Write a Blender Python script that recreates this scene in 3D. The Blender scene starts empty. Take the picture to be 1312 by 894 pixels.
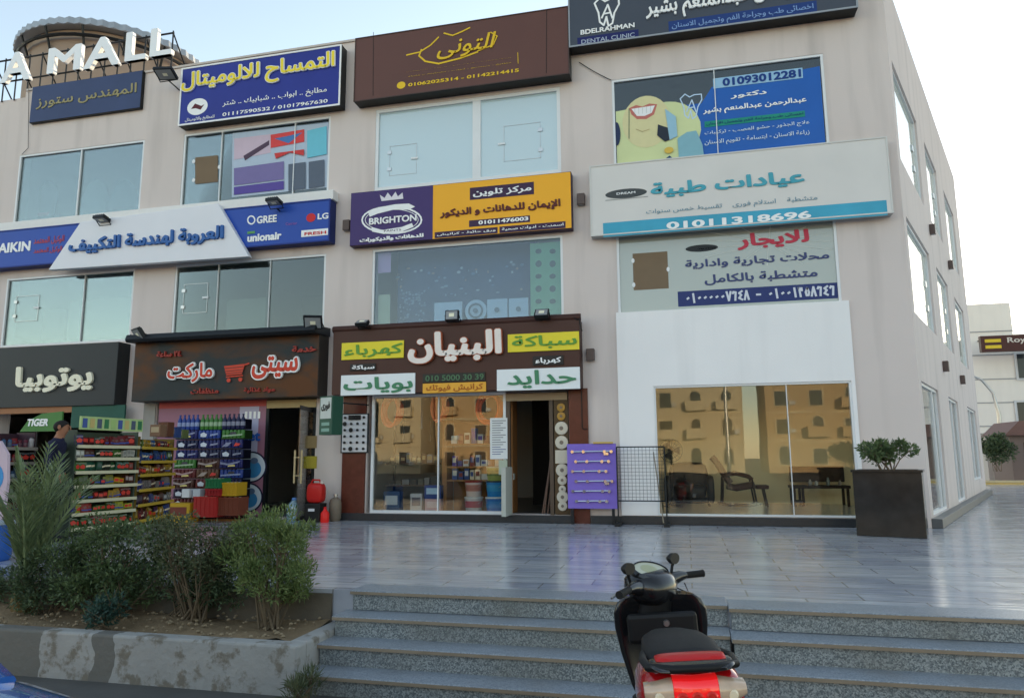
import bpy, bmesh, math, random, unicodedata
from mathutils import Vector, Matrix, Euler
random.seed(7)
rnd = random.Random(11)
PI = math.pi
SC = bpy.context.scene
COL = SC.collection
V = Vector

# ------------------------------------------------------------------ camera
FPX, PCX, PCY, PW = 920.0, 656.0, 447.0, 1312.0
_d1 = V((-3884, 166, 920)); _d2 = V((688, 136, 920))
_down = _d1.cross(_d2).normalized()
_X = -_d1.normalized(); _X = (_X - _down * _X.dot(_down)).normalized()
_Z = -_down; _Y = _Z.cross(_X)
R3 = Matrix((_X, _Y, _Z))
CAMP = V((0.0, -13.1407, 1.15))
cam = bpy.data.cameras.new('camera'); cam.sensor_width = 36; cam.lens = 36 * FPX / PW
cam.clip_start = 0.05; cam.clip_end = 3000
camo = bpy.data.objects.new('camera', cam); COL.objects.link(camo)
M3 = Matrix((R3.col[0], -R3.col[1], -R3.col[2])).transposed()
camo.matrix_world = Matrix.Translation(CAMP) @ M3.to_4x4()
SC.camera = camo

# ------------------------------------------------------------------ light
SUN_AZ, SUN_EL = 22.0, 6.5
W = bpy.data.worlds.new('World'); SC.world = W; W.use_nodes = True
wn = W.node_tree
bg = wn.nodes['Background']; bg.inputs[1].default_value = 0.15
sky = wn.nodes.new('ShaderNodeTexSky'); sky.sky_type = 'NISHITA'; sky.sun_disc = False
sky.sun_elevation = math.radians(SUN_EL); sky.sun_rotation = math.radians(SUN_AZ)
sky.air_density = 1.0; sky.dust_density = 0.25; sky.ozone_density = 1.0
hs = wn.nodes.new('ShaderNodeHueSaturation'); hs.inputs['Saturation'].default_value = .72      # thin desert haze greys the sky
wn.links.new(sky.outputs[0], hs.inputs['Color']); wn.links.new(hs.outputs[0], bg.inputs[0])
sl = bpy.data.lights.new('sun', 'SUN'); sl.energy = 2.4; sl.angle = math.radians(0.5); sl.color = (1.0, 0.79, 0.50)
so = bpy.data.objects.new('sun', sl); COL.objects.link(so)
_a, _e = math.radians(SUN_AZ), math.radians(SUN_EL)
so.rotation_euler = V((math.sin(_a) * math.cos(_e), math.cos(_a) * math.cos(_e), math.sin(_e))).to_track_quat('Z', 'Y').to_euler()
SC.view_settings.view_transform = 'Standard'; SC.view_settings.look = 'None'
SC.view_settings.gamma = 1; SC.view_settings.use_curve_mapping = False
SC.view_settings.exposure = 1.92

# ------------------------------------------------------------------ pixel to plane helpers
def ray(px, py): return R3 @ V((px - PCX, py - PCY, FPX))
def F(px, py, Y=0.0):            # point on the plane y = Y  -> (x, z)
    d = ray(px, py); t = (Y - CAMP.y) / d.y; q = CAMP + d * t
    return q.x, q.z
def G(px, py, z=0.0):            # point on the level z -> (x, y)
    d = ray(px, py); t = (z - CAMP.z) / d.z; q = CAMP + d * t
    return q.x, q.y
SW = V((0.3902, 0.9207, 0)); SN = V((0.9207, -0.3902, 0)); CORNER = V((3.8, 0, 0))

# ------------------------------------------------------------------ materials
def srgb(*c):
    return tuple((x / 255 / 12.92 if x / 255 <= .04045 else ((x / 255 + .055) / 1.055) ** 2.4) for x in c[:3])
_mats = {}
def mat(name, color, rough=0.6, metal=0.0, var=0.10, scale=6.0, bump=0.0, spec=0.25, coat=0.0):
    if name in _mats: return _mats[name]
    m = bpy.data.materials.new(name); m.use_nodes = True
    nt = m.node_tree; b = nt.nodes['Principled BSDF']
    b.inputs['Roughness'].default_value = rough; b.inputs['Metallic'].default_value = metal
    b.inputs['Specular IOR Level'].default_value = spec
    b.inputs['Coat Weight'].default_value = coat
    tc = nt.nodes.new('ShaderNodeTexCoord')
    no = nt.nodes.new('ShaderNodeTexNoise'); no.inputs['Scale'].default_value = scale; no.inputs['Detail'].default_value = 5
    nt.links.new(tc.outputs['Object'], no.inputs['Vector'])
    mx = nt.nodes.new('ShaderNodeMix'); mx.data_type = 'RGBA'
    mx.inputs[6].default_value = tuple(x * (1 - var) for x in color) + (1,)
    mx.inputs[7].default_value = tuple(min(1, x * (1 + var)) for x in color) + (1,)
    nt.links.new(no.outputs['Fac'], mx.inputs[0]); nt.links.new(mx.outputs[2], b.inputs['Base Color'])
    if bump:
        bp = nt.nodes.new('ShaderNodeBump'); bp.inputs['Strength'].default_value = bump; bp.inputs['Distance'].default_value = .02
        n2 = nt.nodes.new('ShaderNodeTexNoise'); n2.inputs['Scale'].default_value = scale * 6; n2.inputs['Detail'].default_value = 4
        nt.links.new(tc.outputs['Object'], n2.inputs['Vector'])
        nt.links.new(n2.outputs['Fac'], bp.inputs['Height']); nt.links.new(bp.outputs[0], b.inputs['Normal'])
    _mats[name] = m
    return m
def cm(r, g, b, rough=0.5, k=1.0, spec=.22):           # a plain coloured print / plastic / paint
    c = tuple(min(.85, x * k) for x in srgb(r, g, b))
    return mat('colour_%d_%d_%d_%d_%d' % (r, g, b, int(rough * 100), int(k * 100)), c, rough, 0, .06, 9, 0, spec)

def N(m, t): return m.node_tree.nodes.new(t)
def L(m, a, b): m.node_tree.links.new(a, b)
def wall_paint(name, color, stain=.5, rough=.85):
    m = mat(name, color, rough, 0, .09, .55)
    nt = m.node_tree; b = nt.nodes['Principled BSDF']
    old = b.inputs['Base Color'].links[0].from_socket
    tc = N(m, 'ShaderNodeTexCoord'); mp = N(m, 'ShaderNodeMapping'); mp.inputs['Scale'].default_value = (1.7, 1.7, .16)
    n1 = N(m, 'ShaderNodeTexNoise'); n1.inputs['Scale'].default_value = 1.6; n1.inputs['Detail'].default_value = 6
    L(m, tc.outputs['Object'], mp.inputs[0]); L(m, mp.outputs[0], n1.inputs['Vector'])
    r = N(m, 'ShaderNodeValToRGB'); r.color_ramp.elements[0].position = .50; r.color_ramp.elements[1].position = .78
    L(m, n1.outputs['Fac'], r.inputs[0])
    n2 = N(m, 'ShaderNodeTexNoise'); n2.inputs['Scale'].default_value = .45; n2.inputs['Detail'].default_value = 3
    L(m, tc.outputs['Object'], n2.inputs['Vector'])
    mu = N(m, 'ShaderNodeMath'); mu.operation = 'MULTIPLY'; L(m, r.outputs[0], mu.inputs[0]); L(m, n2.outputs['Fac'], mu.inputs[1])
    mu2 = N(m, 'ShaderNodeMath'); mu2.operation = 'MULTIPLY'; L(m, mu.outputs[0], mu2.inputs[0]); mu2.inputs[1].default_value = stain
    mx = N(m, 'ShaderNodeMix'); mx.data_type = 'RGBA'; mx.inputs[7].default_value = tuple(x * .6 for x in color) + (1,)
    L(m, mu2.outputs[0], mx.inputs[0]); L(m, old, mx.inputs[6]); L(m, mx.outputs[2], b.inputs['Base Color'])
    bp = N(m, 'ShaderNodeBump'); bp.inputs['Strength'].default_value = .18; bp.inputs['Distance'].default_value = .01
    n3 = N(m, 'ShaderNodeTexNoise'); n3.inputs['Scale'].default_value = 40; L(m, tc.outputs['Object'], n3.inputs['Vector'])
    L(m, n3.outputs['Fac'], bp.inputs['Height']); L(m, bp.outputs[0], b.inputs['Normal'])
    return m
def glass(name, tint=(.9, .95, .95), lo=.10, hi=.75, rough=0.0, film=None, film_amt=0.0, bump=.012):
    m = bpy.data.materials.new(name); m.use_nodes = True; nt = m.node_tree; nt.nodes.clear()
    out = N(m, 'ShaderNodeOutputMaterial'); tr = N(m, 'ShaderNodeBsdfTransparent'); tr.inputs[0].default_value = tint + (1,)
    gl = N(m, 'ShaderNodeBsdfGlossy'); gl.inputs['Roughness'].default_value = rough; gl.inputs[0].default_value = (1, 1, 1, 1)
    lw = N(m, 'ShaderNodeFresnel'); lw.inputs[0].default_value = 1.5
    mr = N(m, 'ShaderNodeMapRange'); mr.inputs[1].default_value = 0.04; mr.inputs[3].default_value = lo; mr.inputs[4].default_value = hi
    L(m, lw.outputs[0], mr.inputs[0])
    tc = N(m, 'ShaderNodeTexCoord'); no = N(m, 'ShaderNodeTexNoise'); no.inputs['Scale'].default_value = .9; no.inputs['Detail'].default_value = 1
    bp = N(m, 'ShaderNodeBump'); bp.inputs['Strength'].default_value = bump * 4; bp.inputs['Distance'].default_value = .03
    L(m, tc.outputs['Object'], no.inputs['Vector']); L(m, no.outputs['Fac'], bp.inputs['Height']); L(m, bp.outputs[0], gl.inputs['Normal'])
    base = tr.outputs[0]
    if film:
        df = N(m, 'ShaderNodeBsdfDiffuse'); df.inputs[0].default_value = film + (1,)
        m2 = N(m, 'ShaderNodeMixShader'); m2.inputs[0].default_value = film_amt
        L(m, tr.outputs[0], m2.inputs[1]); L(m, df.outputs[0], m2.inputs[2]); base = m2.outputs[0]
    mx = N(m, 'ShaderNodeMixShader'); L(m, mr.outputs[0], mx.inputs[0]); L(m, base, mx.inputs[1]); L(m, gl.outputs[0], mx.inputs[2])
    L(m, mx.outputs[0], out.inputs[0])
    return m
WALL = wall_paint('painted_render', srgb(210, 198, 193), .85)
WHITEW = wall_paint('white_cladding', srgb(234, 232, 232), .4, .7)
INNER = mat('inner_plaster', srgb(196, 194, 188), .8, 0, .04, 1)
WARMIN = mat('warm_inner_plaster', srgb(240, 224, 184), .8, 0, .04, 1)
INFLOOR = mat('inner_tile', srgb(214, 208, 192), .15, 0, .1, 3)
ALU = mat('white_aluminium', srgb(222, 224, 226), .35, .0, .04, 5)
DALU = mat('dark_metal', (.02, .022, .025), .4, .5, .1, 5)
STEEL = mat('bare_steel', (.42, .42, .42), .3, .9, .1, 8)
BLACK = mat('black_plastic', (.012, .012, .013), .45, 0, .1, 5)
RUBBER = mat('black_rubber', (.015, .015, .015), .8, 0, .1, 9)
GCLEAR = glass('clear_glass', (.62, .69, .69), .05, .7)
GSHOW = glass('showroom_glass', (.96, .96, .92), .048, .85, .012)
GSHOP = glass('shop_glass', (.95, .96, .94), .06, .85, .008)
GPAINT = glass('paint_shop_glass', (.78, .86, .92), .045, .6)
GFROST = glass('frosted_glass', (.8, .9, .9), .10, .8, .05, srgb(196, 216, 222), .80)
GSIDE = glass('filmed_side_glass', (.8, .9, .9), .14, .8, .06, srgb(206, 214, 204), .8)
GGREY = glass('grey_filmed_glass', (.8, .85, .8), .07, .7, .03, srgb(168, 172, 164), .85)
BROWNM = mat('brown_marble', srgb(92, 48, 38), .25, 0, .3, 9)
PLINTH = mat('dark_plinth_stone', (.03, .032, .036), .3, 0, .3, 14)

# ------------------------------------------------------------------ mesh builder
class MB:
    def __init__(s): s.v = []; s.f = []; s.m = []; s.mats = []
    def mi(s, m):
        if m is None: return 0
        if m not in s.mats: s.mats.append(m)
        return s.mats.index(m)
    def add(s, vs, fs, m=None):
        k = len(s.v); s.v += [tuple(p) for p in vs]; i = s.mi(m)
        for f in fs: s.f.append(tuple(k + x for x in f)); s.m.append(i)
        return s
    def obox(s, o, u, v, n, a0, a1, b0, b1, c0, c1, m=None):
        o, u, v, n = V(o), V(u), V(v), V(n)
        P = [o + u * a + v * b + n * c for c in (c0, c1) for b in (b0, b1) for a in (a0, a1)]
        return s.add(P, [(0, 2, 3, 1), (4, 5, 7, 6), (0, 1, 5, 4), (2, 6, 7, 3), (0, 4, 6, 2), (1, 3, 7, 5)], m)
    def box(s, x0, x1, y0, y1, z0, z1, m=None):
        return s.obox((0, 0, 0), (1, 0, 0), (0, 1, 0), (0, 0, 1), x0, x1, y0, y1, z0, z1, m)
    def quad(s, a, b, c, d, m=None): return s.add([a, b, c, d], [(0, 1, 2, 3)], m)
    def loft(s, rings, m=None, cap=True, closed=True):
        n = len(rings[0]); k = [p for r in rings for p in r]; fs = []
        for i in range(len(rings) - 1):
            for j in range(n if closed else n - 1):
                a, b = i * n + j, i * n + (j + 1) % n
                fs.append((a, b, b + n, a + n))
        if cap: fs += [tuple(range(n - 1, -1, -1)), tuple((len(rings) - 1) * n + j for j in range(n))]
        return s.add(k, fs, m)
    def tube(s, path, r, n=8, m=None, cap=True, closed=False):
        path = [V(p) for p in path]; rs = r if isinstance(r, (list, tuple)) else [r] * len(path); rings = []
        up = V((0, 0, 1)); prev = None
        for i, p in enumerate(path):
            if closed: t = path[(i + 1) % len(path)] - path[i - 1]
            else: t = path[min(i + 1, len(path) - 1)] - path[max(i - 1, 0)]
            t = t.normalized() if t.length > 1e-9 else V((0, 0, 1))
            if prev is None:
                a = t.cross(up if abs(t.z) < .9 else V((1, 0, 0))).normalized()
            else:
                a = (prev - t * prev.dot(t)); a = a.normalized() if a.length > 1e-6 else t.orthogonal().normalized()
            prev = a; b = t.cross(a)
            rings.append([p + (a * math.cos(2 * PI * j / n) + b * math.sin(2 * PI * j / n)) * rs[i] for j in range(n)])
        if closed: rings.append(rings[0]); cap = False
        return s.loft(rings, m, cap)
    def lathe(s, prof, c=(0, 0, 0), n=20, m=None, axis='z', cap=True):
        rings = []
        for r, h in prof:
            ring = []
            for j in range(n):
                a = 2 * PI * j / n; x, y = r * math.cos(a), r * math.sin(a)
                p = (x, y, h) if axis == 'z' else ((h, x, y) if axis == 'x' else (y, h, x))
                ring.append((c[0] + p[0], c[1] + p[1], c[2] + p[2]))
            rings.append(ring)
        return s.loft(rings, m, cap)
    def prism(s, pts, h, o=(0, 0, 0), u=(1, 0, 0), v=(0, 0, 1), n=None, m=None):   # flat outline (2-d) given thickness h along u x v
        o, u, v = V(o), V(u), V(v); n = V(n) if n is not None else u.cross(v); k = len(pts)
        A = [o + u * a + v * b for a, b in pts]; B = [p + n * h for p in A]
        fs = [tuple(range(k - 1, -1, -1)), tuple(range(k, 2 * k))] + [(i, (i + 1) % k, (i + 1) % k + k, i + k) for i in range(k)]
        return s.add(A + B, fs, m)
    def merge(s, o):
        k = len(s.v); s.v += o.v; mp = [s.mi(x) for x in o.mats] or [0]
        for f, i in zip(o.f, o.m): s.f.append(tuple(k + x for x in f)); s.m.append(mp[i])
        return s
    def xf(s, M):
        s.v = [tuple(M @ V(p)) for p in s.v]; return s

def mesh_of(name, mb, m, smooth, off):
    me = bpy.data.meshes.new(name)
    me.from_pydata([(p[0] - off[0], p[1] - off[1], p[2] - off[2]) for p in mb.v], [], mb.f)
    ms = mb.mats or ([m] if m else [])
    for x in ms: me.materials.append(x)
    if len(ms) > 1: me.polygons.foreach_set('material_index', mb.m)
    bm = bmesh.new(); bm.from_mesh(me); bmesh.ops.recalc_face_normals(bm, faces=bm.faces); bm.to_mesh(me); bm.free()
    if smooth:
        me.polygons.foreach_set('use_smooth', [True] * len(me.polygons))
        me.set_sharp_from_angle(angle=math.radians(smooth if smooth is not True else 40))
    me.update()
    return me
def wloc(o):
    p = V((0, 0, 0))
    while o: p += o.location; o = o.parent
    return p
def part(name, mb, m=None, parent=None, smooth=False, bevel=0, label=None):
    o = bpy.data.objects.new(name, mesh_of(name, mb, m, smooth, wloc(parent)))
    COL.objects.link(o); o.parent = parent
    if bevel: bev(o, bevel)
    if label: o['label'] = label
    return o
def bev(o, w, seg=2):
    b = o.modifiers.new('edge', 'BEVEL'); b.width = w; b.segments = seg; b.limit_method = 'ANGLE'; b.angle_limit = math.radians(40)
    b.harden_normals = False
def tag(o, label, cat, group=None, kind=None):
    if label: o['label'] = label
    if cat: o['category'] = cat
    if group: o['group'] = group
    if kind: o['kind'] = kind
    return o
def thing(name, label, cat, loc=(0, 0, 0), group=None, kind=None):
    o = bpy.data.objects.new(name, None); COL.objects.link(o); o.location = loc; o.empty_display_size = .1
    return tag(o, label, cat, group, kind)
def single(name, mb, m, label, cat, group=None, kind=None, smooth=False, bevel=0):
    xs = [p[0] for p in mb.v]; ys = [p[1] for p in mb.v]; zs = [p[2] for p in mb.v]
    c = ((min(xs) + max(xs)) / 2, (min(ys) + max(ys)) / 2, min(zs))
    o = bpy.data.objects.new(name, mesh_of(name, mb, m, smooth, c)); COL.objects.link(o); o.location = c
    if bevel: bev(o, bevel)
    return tag(o, label, cat, group, kind)
def structure(name, mb, m, smooth=False):
    o = bpy.data.objects.new(name, mesh_of(name, mb, m, smooth, (0, 0, 0))); COL.objects.link(o); o['kind'] = 'structure'; return o
def copy_tree(o, parent=None):
    c = o.copy(); COL.objects.link(c); c.parent = parent
    for ch in list(o.children): copy_tree(ch, c)
    return c

# ------------------------------------------------------------------ lettering
_forms = {}; _lig = {}
for cp in range(0xFE70, 0xFEFD):
    d = unicodedata.decomposition(chr(cp)).split()
    if len(d) == 2 and d[0][0] == '<': _forms.setdefault(chr(int(d[1], 16)), {})[d[0][1:-1]] = chr(cp)
    elif len(d) == 3 and d[1] == '0644': _lig.setdefault(chr(int(d[2], 16)), {})[d[0][1:-1]] = chr(cp)
def shape(s):
    if not any('\u0600' <= c <= '\u065f' or '\u066e' <= c <= '\u06ff' for c in s): return s
    out = []; i = 0; joined = False
    tok = []
    while i < len(s):
        if s[i] == '\u0644' and i + 1 < len(s) and s[i + 1] in _lig: tok.append((_lig[s[i + 1]], False)); i += 2
        elif s[i] in _forms:
            fm = _forms[s[i]]; tok.append((fm, 'initial' in fm)); i += 1
        else: tok.append((s[i], None)); i += 1
    for k, (fm, dual) in enumerate(tok):
        if dual is None: out.append(fm); joined = False; continue
        nxt = tok[k + 1] if k + 1 < len(tok) else (None, None)
        to_next = bool(dual) and nxt[1] is not None and ('final' in nxt[0])
        f = ('medial' if to_next else 'final') if joined else ('initial' if to_next else 'isolated')
        out.append(fm.get(f) or fm.get('isolated') or list(fm.values())[0]); joined = to_next
    import re
    return re.sub('[\u0660-\u0669]+', lambda q: q.group(0)[::-1], ''.join(out)[::-1])
def text_mb(s, o, u, v, w, h, depth, m, off=0.0, shear=0.0, caps=True, lead=.003):
    """Lettering fitted to a w x h box whose lower corner is o, standing depth proud along u x v."""
    c = bpy.data.curves.new('lettering', 'FONT'); c.body = shape(s); c.size = 1; c.shear = shear; c.resolution_u = 3
    t = bpy.data.objects.new('lettering_source', c); COL.objects.link(t)
    bpy.context.view_layer.update()
    dg = bpy.context.evaluated_depsgraph_get()
    me = bpy.data.meshes.new_from_object(t.evaluated_get(dg))
    bpy.data.objects.remove(t); bpy.data.curves.remove(c)
    bm = bmesh.new(); bm.from_mesh(me); bpy.data.meshes.remove(me)
    bmesh.ops.remove_doubles(bm, verts=bm.verts, dist=1e-5)
    bm.verts.ensure_lookup_table(); bm.verts.index_update()
    x0 = min(p.co.x for p in bm.verts); x1 = max(p.co.x for p in bm.verts)
    y0 = min(p.co.y for p in bm.verts); y1 = max(p.co.y for p in bm.verts)
    o, u, v = V(o), V(u).normalized(), V(v).normalized(); n = u.cross(v)
    comp = [-1] * len(bm.verts); k = 0
    for vt in bm.verts:
        if comp[vt.index] >= 0: continue
        st = [vt]; comp[vt.index] = k
        while st:
            q = st.pop()
            for e in q.link_edges:
                r = e.other_vert(q)
                if comp[r.index] < 0: comp[r.index] = k; st.append(r)
        k += 1
    mb = MB()
    fs = [tuple(q.index for q in f.verts) for f in bm.faces]; nv = len(bm.verts)
    edges = [(e.verts[0].index, e.verts[1].index) for e in bm.edges if len(e.link_faces) == 1]
    K = [(0, 0)] + ([(off * math.cos(a), off * math.sin(a)) for a in [2 * PI * k_ / 10 for k_ in range(10)]] if off > 0 else [])     # a bold letter is the thin one laid ten times round itself
    gx0, gx1, gy0, gy1 = x0 - off, x1 + off, y0 - off, y1 + off
    for ci, (dx, dy) in enumerate(K):
        def P(q, d): return o + u * ((q.co.x + dx - gx0) / (gx1 - gx0) * w) + v * ((q.co.y + dy - gy0) / max(1e-6, gy1 - gy0) * h) + n * d
        top = [P(q, depth + (comp[q.index] % 6) * .00012 + ci * .0008 / 6) for q in bm.verts]
        if depth > .004:
            bot = [P(q, .0005) for q in bm.verts]
            mb.add(top + bot, fs + [(a, b, b + nv, a + nv) for a, b in edges], m)
        else: mb.add(top, fs, m)
    bm.free()
    return mb
def lettering(parent, s, BL, TR, Y, m, depth=.02, off=0.02, shear=0, name='lettering', edge=None, edge_off=.035):
    """Lettering on a facade-parallel face; BL and TR are the lower-left and upper-right ends of the writing in the photograph, taken to the plane y = Y."""
    x0, z0 = F(*BL, Y); x1, z1 = F(*TR, Y)
    if edge is not None:
        pad = edge_off * (z1 - z0)
        part('lettering_outline', text_mb(s, (x0 - pad, Y, z0 - pad), (1, 0, 0), (0, 0, 1), x1 - x0 + 2 * pad, z1 - z0 + 2 * pad, depth, edge, off + edge_off, shear), edge, parent)
        return part(name, text_mb(s, (x0, Y - depth - .003, z0), (1, 0, 0), (0, 0, 1), x1 - x0, z1 - z0, .004, m, off, shear), m, parent)
    return part(name, text_mb(s, (x0, Y, z0), (1, 0, 0), (0, 0, 1), x1 - x0, z1 - z0, depth, m, off, shear), m, parent)
class Art:
    """Flat printed or cut shapes on the plane y = Y, stacked 2 mm apart."""
    def __init__(s, Y): s.Y = Y; s.mb = MB(); s.k = 0
    def z(s, k):
        if k is None: s.k += 1; k = s.k
        return s.Y - .002 * k
    def xz(s, pts, m, k=None):
        y = s.z(k); s.mb.add([(x, y, z) for x, z in pts], [tuple(range(len(pts)))], m); return s
    def poly(s, px, m, k=None): return s.xz([F(a, b, s.Y) for a, b in px], m, k)
    def rect(s, BL, TR, m, k=None):
        x0, z0 = F(*BL, s.Y); x1, z1 = F(*TR, s.Y); return s.xz([(x0, z0), (x1, z0), (x1, z1), (x0, z1)], m, k)
    def ell(s, c, rx, ry, m, k=None, a0=0, a1=360, n=28):
        cx, cz = F(*c, s.Y); ex, _ = F(c[0] + rx, c[1], s.Y); _, ez = F(c[0], c[1] - ry, s.Y)
        return s.xz([(cx + (ex - cx) * math.cos(math.radians(a0 + (a1 - a0) * i / n)), cz + (ez - cz) * math.sin(math.radians(a0 + (a1 - a0) * i / n))) for i in range(n + (a1 - a0 != 360))], m, k)
    def line(s, px, wd, m, k=None, closed=False):      # a stroke of width wd (m)
        y = s.z(k); P = [V((*F(a, b, s.Y),)) for a, b in px]
        if closed: P.append(P[0])
        for i in range(len(P) - 1):
            t = (P[i + 1] - P[i]); 
            if t.length < 1e-6: continue
            t.normalize(); nn = V((-t.y, t.x)) * wd / 2; e = t * wd * .3
            q = [P[i] - e + nn, P[i] - e - nn, P[i + 1] + e - nn, P[i + 1] + e + nn]
            s.mb.add([(a.x, y - .0002 * (i % 5), a.y) for a in q], [(0, 1, 2, 3)], m)
        return s
    def ring(s, c, rx, ry, wd, m, k=None, n=28, a0=0, a1=360):
        return s.line([(c[0] + rx * math.cos(math.radians(a0 + (a1 - a0) * i / n)), c[1] - ry * math.sin(math.radians(a0 + (a1 - a0) * i / n))) for i in range(n + 1)], wd, m, k)

# ------------------------------------------------------------------ setting: ground, street, plaza
def asphalt():
    m = mat('asphalt', (.10, .095, .088), .9, 0, .35, 1.2, .5); return m
GROUNDM = mat('dusty_ground', (.20, .165, .125), .95, 0, .2, .3)
g = MB(); g.quad((-900, -900, -.92), (900, -900, -.92), (900, 900, -.92), (-900, 900, -.92)); structure('ground', g, GROUNDM)
s = MB()
prof = [(-6.6, -.66), (-8.1, -.64), (-9.4, -.54), (-10.6, -.44), (-13.5, -.42), (-20, -.50), (-66, -.62)]
for (y0, z0), (y1, z1) in zip(prof, prof[1:]): s.quad((-160, y0, z0), (-160, y1, z1), (160, y1, z1), (160, y0, z0))
structure('street', s, asphalt(), smooth=True)

def marble_floor():
    m = mat('polished_grey_marble', srgb(188, 189, 194), .09, 0, .12, 1.3, spec=.7)
    nt = m.node_tree; b = nt.nodes['Principled BSDF']
    tc = N(m, 'ShaderNodeTexCoord')
    br = N(m, 'ShaderNodeTexBrick'); br.inputs['Scale'].default_value = 1; br.inputs['Brick Width'].default_value = .9; br.inputs['Row Height'].default_value = .3
    br.inputs['Mortar Size'].default_value = .009; br.inputs['Mortar Smooth'].default_value = .2; br.offset = .5
    br.inputs['Color1'].default_value = (.78, .80, .86, 1); br.inputs['Color2'].default_value = (1.1, 1.09, 1.06, 1); br.inputs['Mortar'].default_value = (.56, .53, .50, 1)
    L(m, tc.outputs['Object'], br.inputs['Vector'])
    mp = N(m, 'ShaderNodeMapping'); mp.inputs['Scale'].default_value = (.5, 2.2, 1); mp.inputs['Rotation'].default_value = (0, 0, .2)
    vn = N(m, 'ShaderNodeTexNoise'); vn.inputs['Scale'].default_value = 2.2; vn.inputs['Detail'].default_value = 7; vn.inputs['Distortion'].default_value = 1.4
    L(m, tc.outputs['Object'], mp.inputs[0]); L(m, mp.outputs[0], vn.inputs['Vector'])
    vr = N(m, 'ShaderNodeValToRGB'); vr.color_ramp.elements[0].position = .3; vr.color_ramp.elements[0].color = (.72, .74, .78, 1)
    vr.color_ramp.elements[1].position = .7; vr.color_ramp.elements[1].color = (1.1, 1.1, 1.08, 1)
    L(m, vn.outputs['Fac'], vr.inputs[0])
    old = b.inputs['Base Color'].links[0].from_socket
    a = N(m, 'ShaderNodeMix'); a.data_type = 'RGBA'; a.blend_type = 'MULTIPLY'; a.inputs[0].default_value = 1
    L(m, old, a.inputs[6]); L(m, br.outputs['Color'], a.inputs[7])
    a2 = N(m, 'ShaderNodeMix'); a2.data_type = 'RGBA'; a2.blend_type = 'MULTIPLY'; a2.inputs[0].default_value = 1
    L(m, a.outputs[2], a2.inputs[6]); L(m, vr.outputs[0], a2.inputs[7]); L(m, a2.outputs[2], b.inputs['Base Color'])
    # roughness wear and faint ripple
    rn = N(m, 'ShaderNodeMapRange'); rn.inputs[3].default_value = .03; rn.inputs[4].default_value = .26
    L(m, vn.outputs['Fac'], rn.inputs[0]); L(m, rn.outputs[0], b.inputs['Roughness'])
    mp2 = N(m, 'ShaderNodeMapping'); mp2.inputs['Scale'].default_value = (1.2, 5, 1)
    wn2 = N(m, 'ShaderNodeTexNoise'); wn2.inputs['Scale'].default_value = 2.4; wn2.inputs['Detail'].default_value = 3
    L(m, tc.outputs['Object'], mp2.inputs[0]); L(m, mp2.outputs[0], wn2.inputs['Vector'])
    ad = N(m, 'ShaderNodeMath'); ad.operation = 'ADD'
    sc_ = N(m, 'ShaderNodeMath'); sc_.operation = 'MULTIPLY'; sc_.inputs[1].default_value = -.10
    L(m, br.outputs['Fac'], sc_.inputs[0]); L(m, wn2.outputs['Fac'], ad.inputs[0]); L(m, sc_.outputs[0], ad.inputs[1])
    bp = N(m, 'ShaderNodeBump'); bp.inputs['Strength'].default_value = .30; bp.inputs['Distance'].default_value = .012
    L(m, ad.outputs[0], bp.inputs['Height']); L(m, bp.outputs[0], b.inputs['Normal'])
    return m
MARBLE = marble_floor()
EDGE_Y = -6.98
p = MB(); p.box(-40, 34, EDGE_Y, 46, -.9, 0)
structure('plaza', p, MARBLE)

def granite(name, base, dark, light, rough=.5):
    m = mat(name, base, rough, 0, .12, 2)
    nt = m.node_tree; b = nt.nodes['Principled BSDF']; tc = N(m, 'ShaderNodeTexCoord')
    old = b.inputs['Base Color'].links[0].from_socket
    vo = N(m, 'ShaderNodeTexVoronoi'); vo.inputs['Scale'].default_value = 105; L(m, tc.outputs['Object'], vo.inputs['Vector'])
    rp = N(m, 'ShaderNodeValToRGB'); cr = rp.color_ramp; cr.interpolation = 'CONSTANT'
    cr.elements[0].position = 0; cr.elements[0].color = dark + (1,); cr.elements[1].position = .30; cr.elements[1].color = base + (1,)
    e = cr.elements.new(.68); e.color = light + (1,)
    sp = N(m, 'ShaderNodeSeparateColor'); L(m, vo.outputs['Color'], sp.inputs[0]); L(m, sp.outputs[0], rp.inputs[0])
    mx = N(m, 'ShaderNodeMix'); mx.data_type = 'RGBA'; mx.inputs[0].default_value = .75; L(m, old, mx.inputs[6]); L(m, rp.outputs[0], mx.inputs[7])
    # worn and dirty patches
    no = N(m, 'ShaderNodeTexNoise'); no.inputs['Scale'].default_value = 1.7; no.inputs['Detail'].default_value = 6; L(m, tc.outputs['Object'], no.inputs['Vector'])
    r2 = N(m, 'ShaderNodeValToRGB'); r2.color_ramp.elements[0].position = .42; r2.color_ramp.elements[1].position = .75
    L(m, no.outputs['Fac'], r2.inputs[0])
    m2 = N(m, 'ShaderNodeMix'); m2.data_type = 'RGBA'; m2.inputs[7].default_value = (base[0] * .75, base[1] * .66, base[2] * .55, 1)
    mu = N(m, 'ShaderNodeMath'); mu.operation = 'MULTIPLY'; mu.inputs[1].default_value = .6; L(m, r2.outputs[0], mu.inputs[0])
    L(m, mu.outputs[0], m2.inputs[0]); L(m, mx.outputs[2], m2.inputs[6]); L(m, m2.outputs[2], b.inputs['Base Color'])
    return m
RISER = granite('speckled_granite_riser', srgb(124, 130, 132), srgb(84, 90, 94), srgb(160, 165, 164), .55)
TREAD = granite('polished_granite_tread', srgb(140, 147, 155), srgb(118, 126, 136), srgb(160, 165, 172), .30)
NOSING = mat('worn_nosing', srgb(138, 124, 106), .6, 0, .25, 6)

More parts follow.
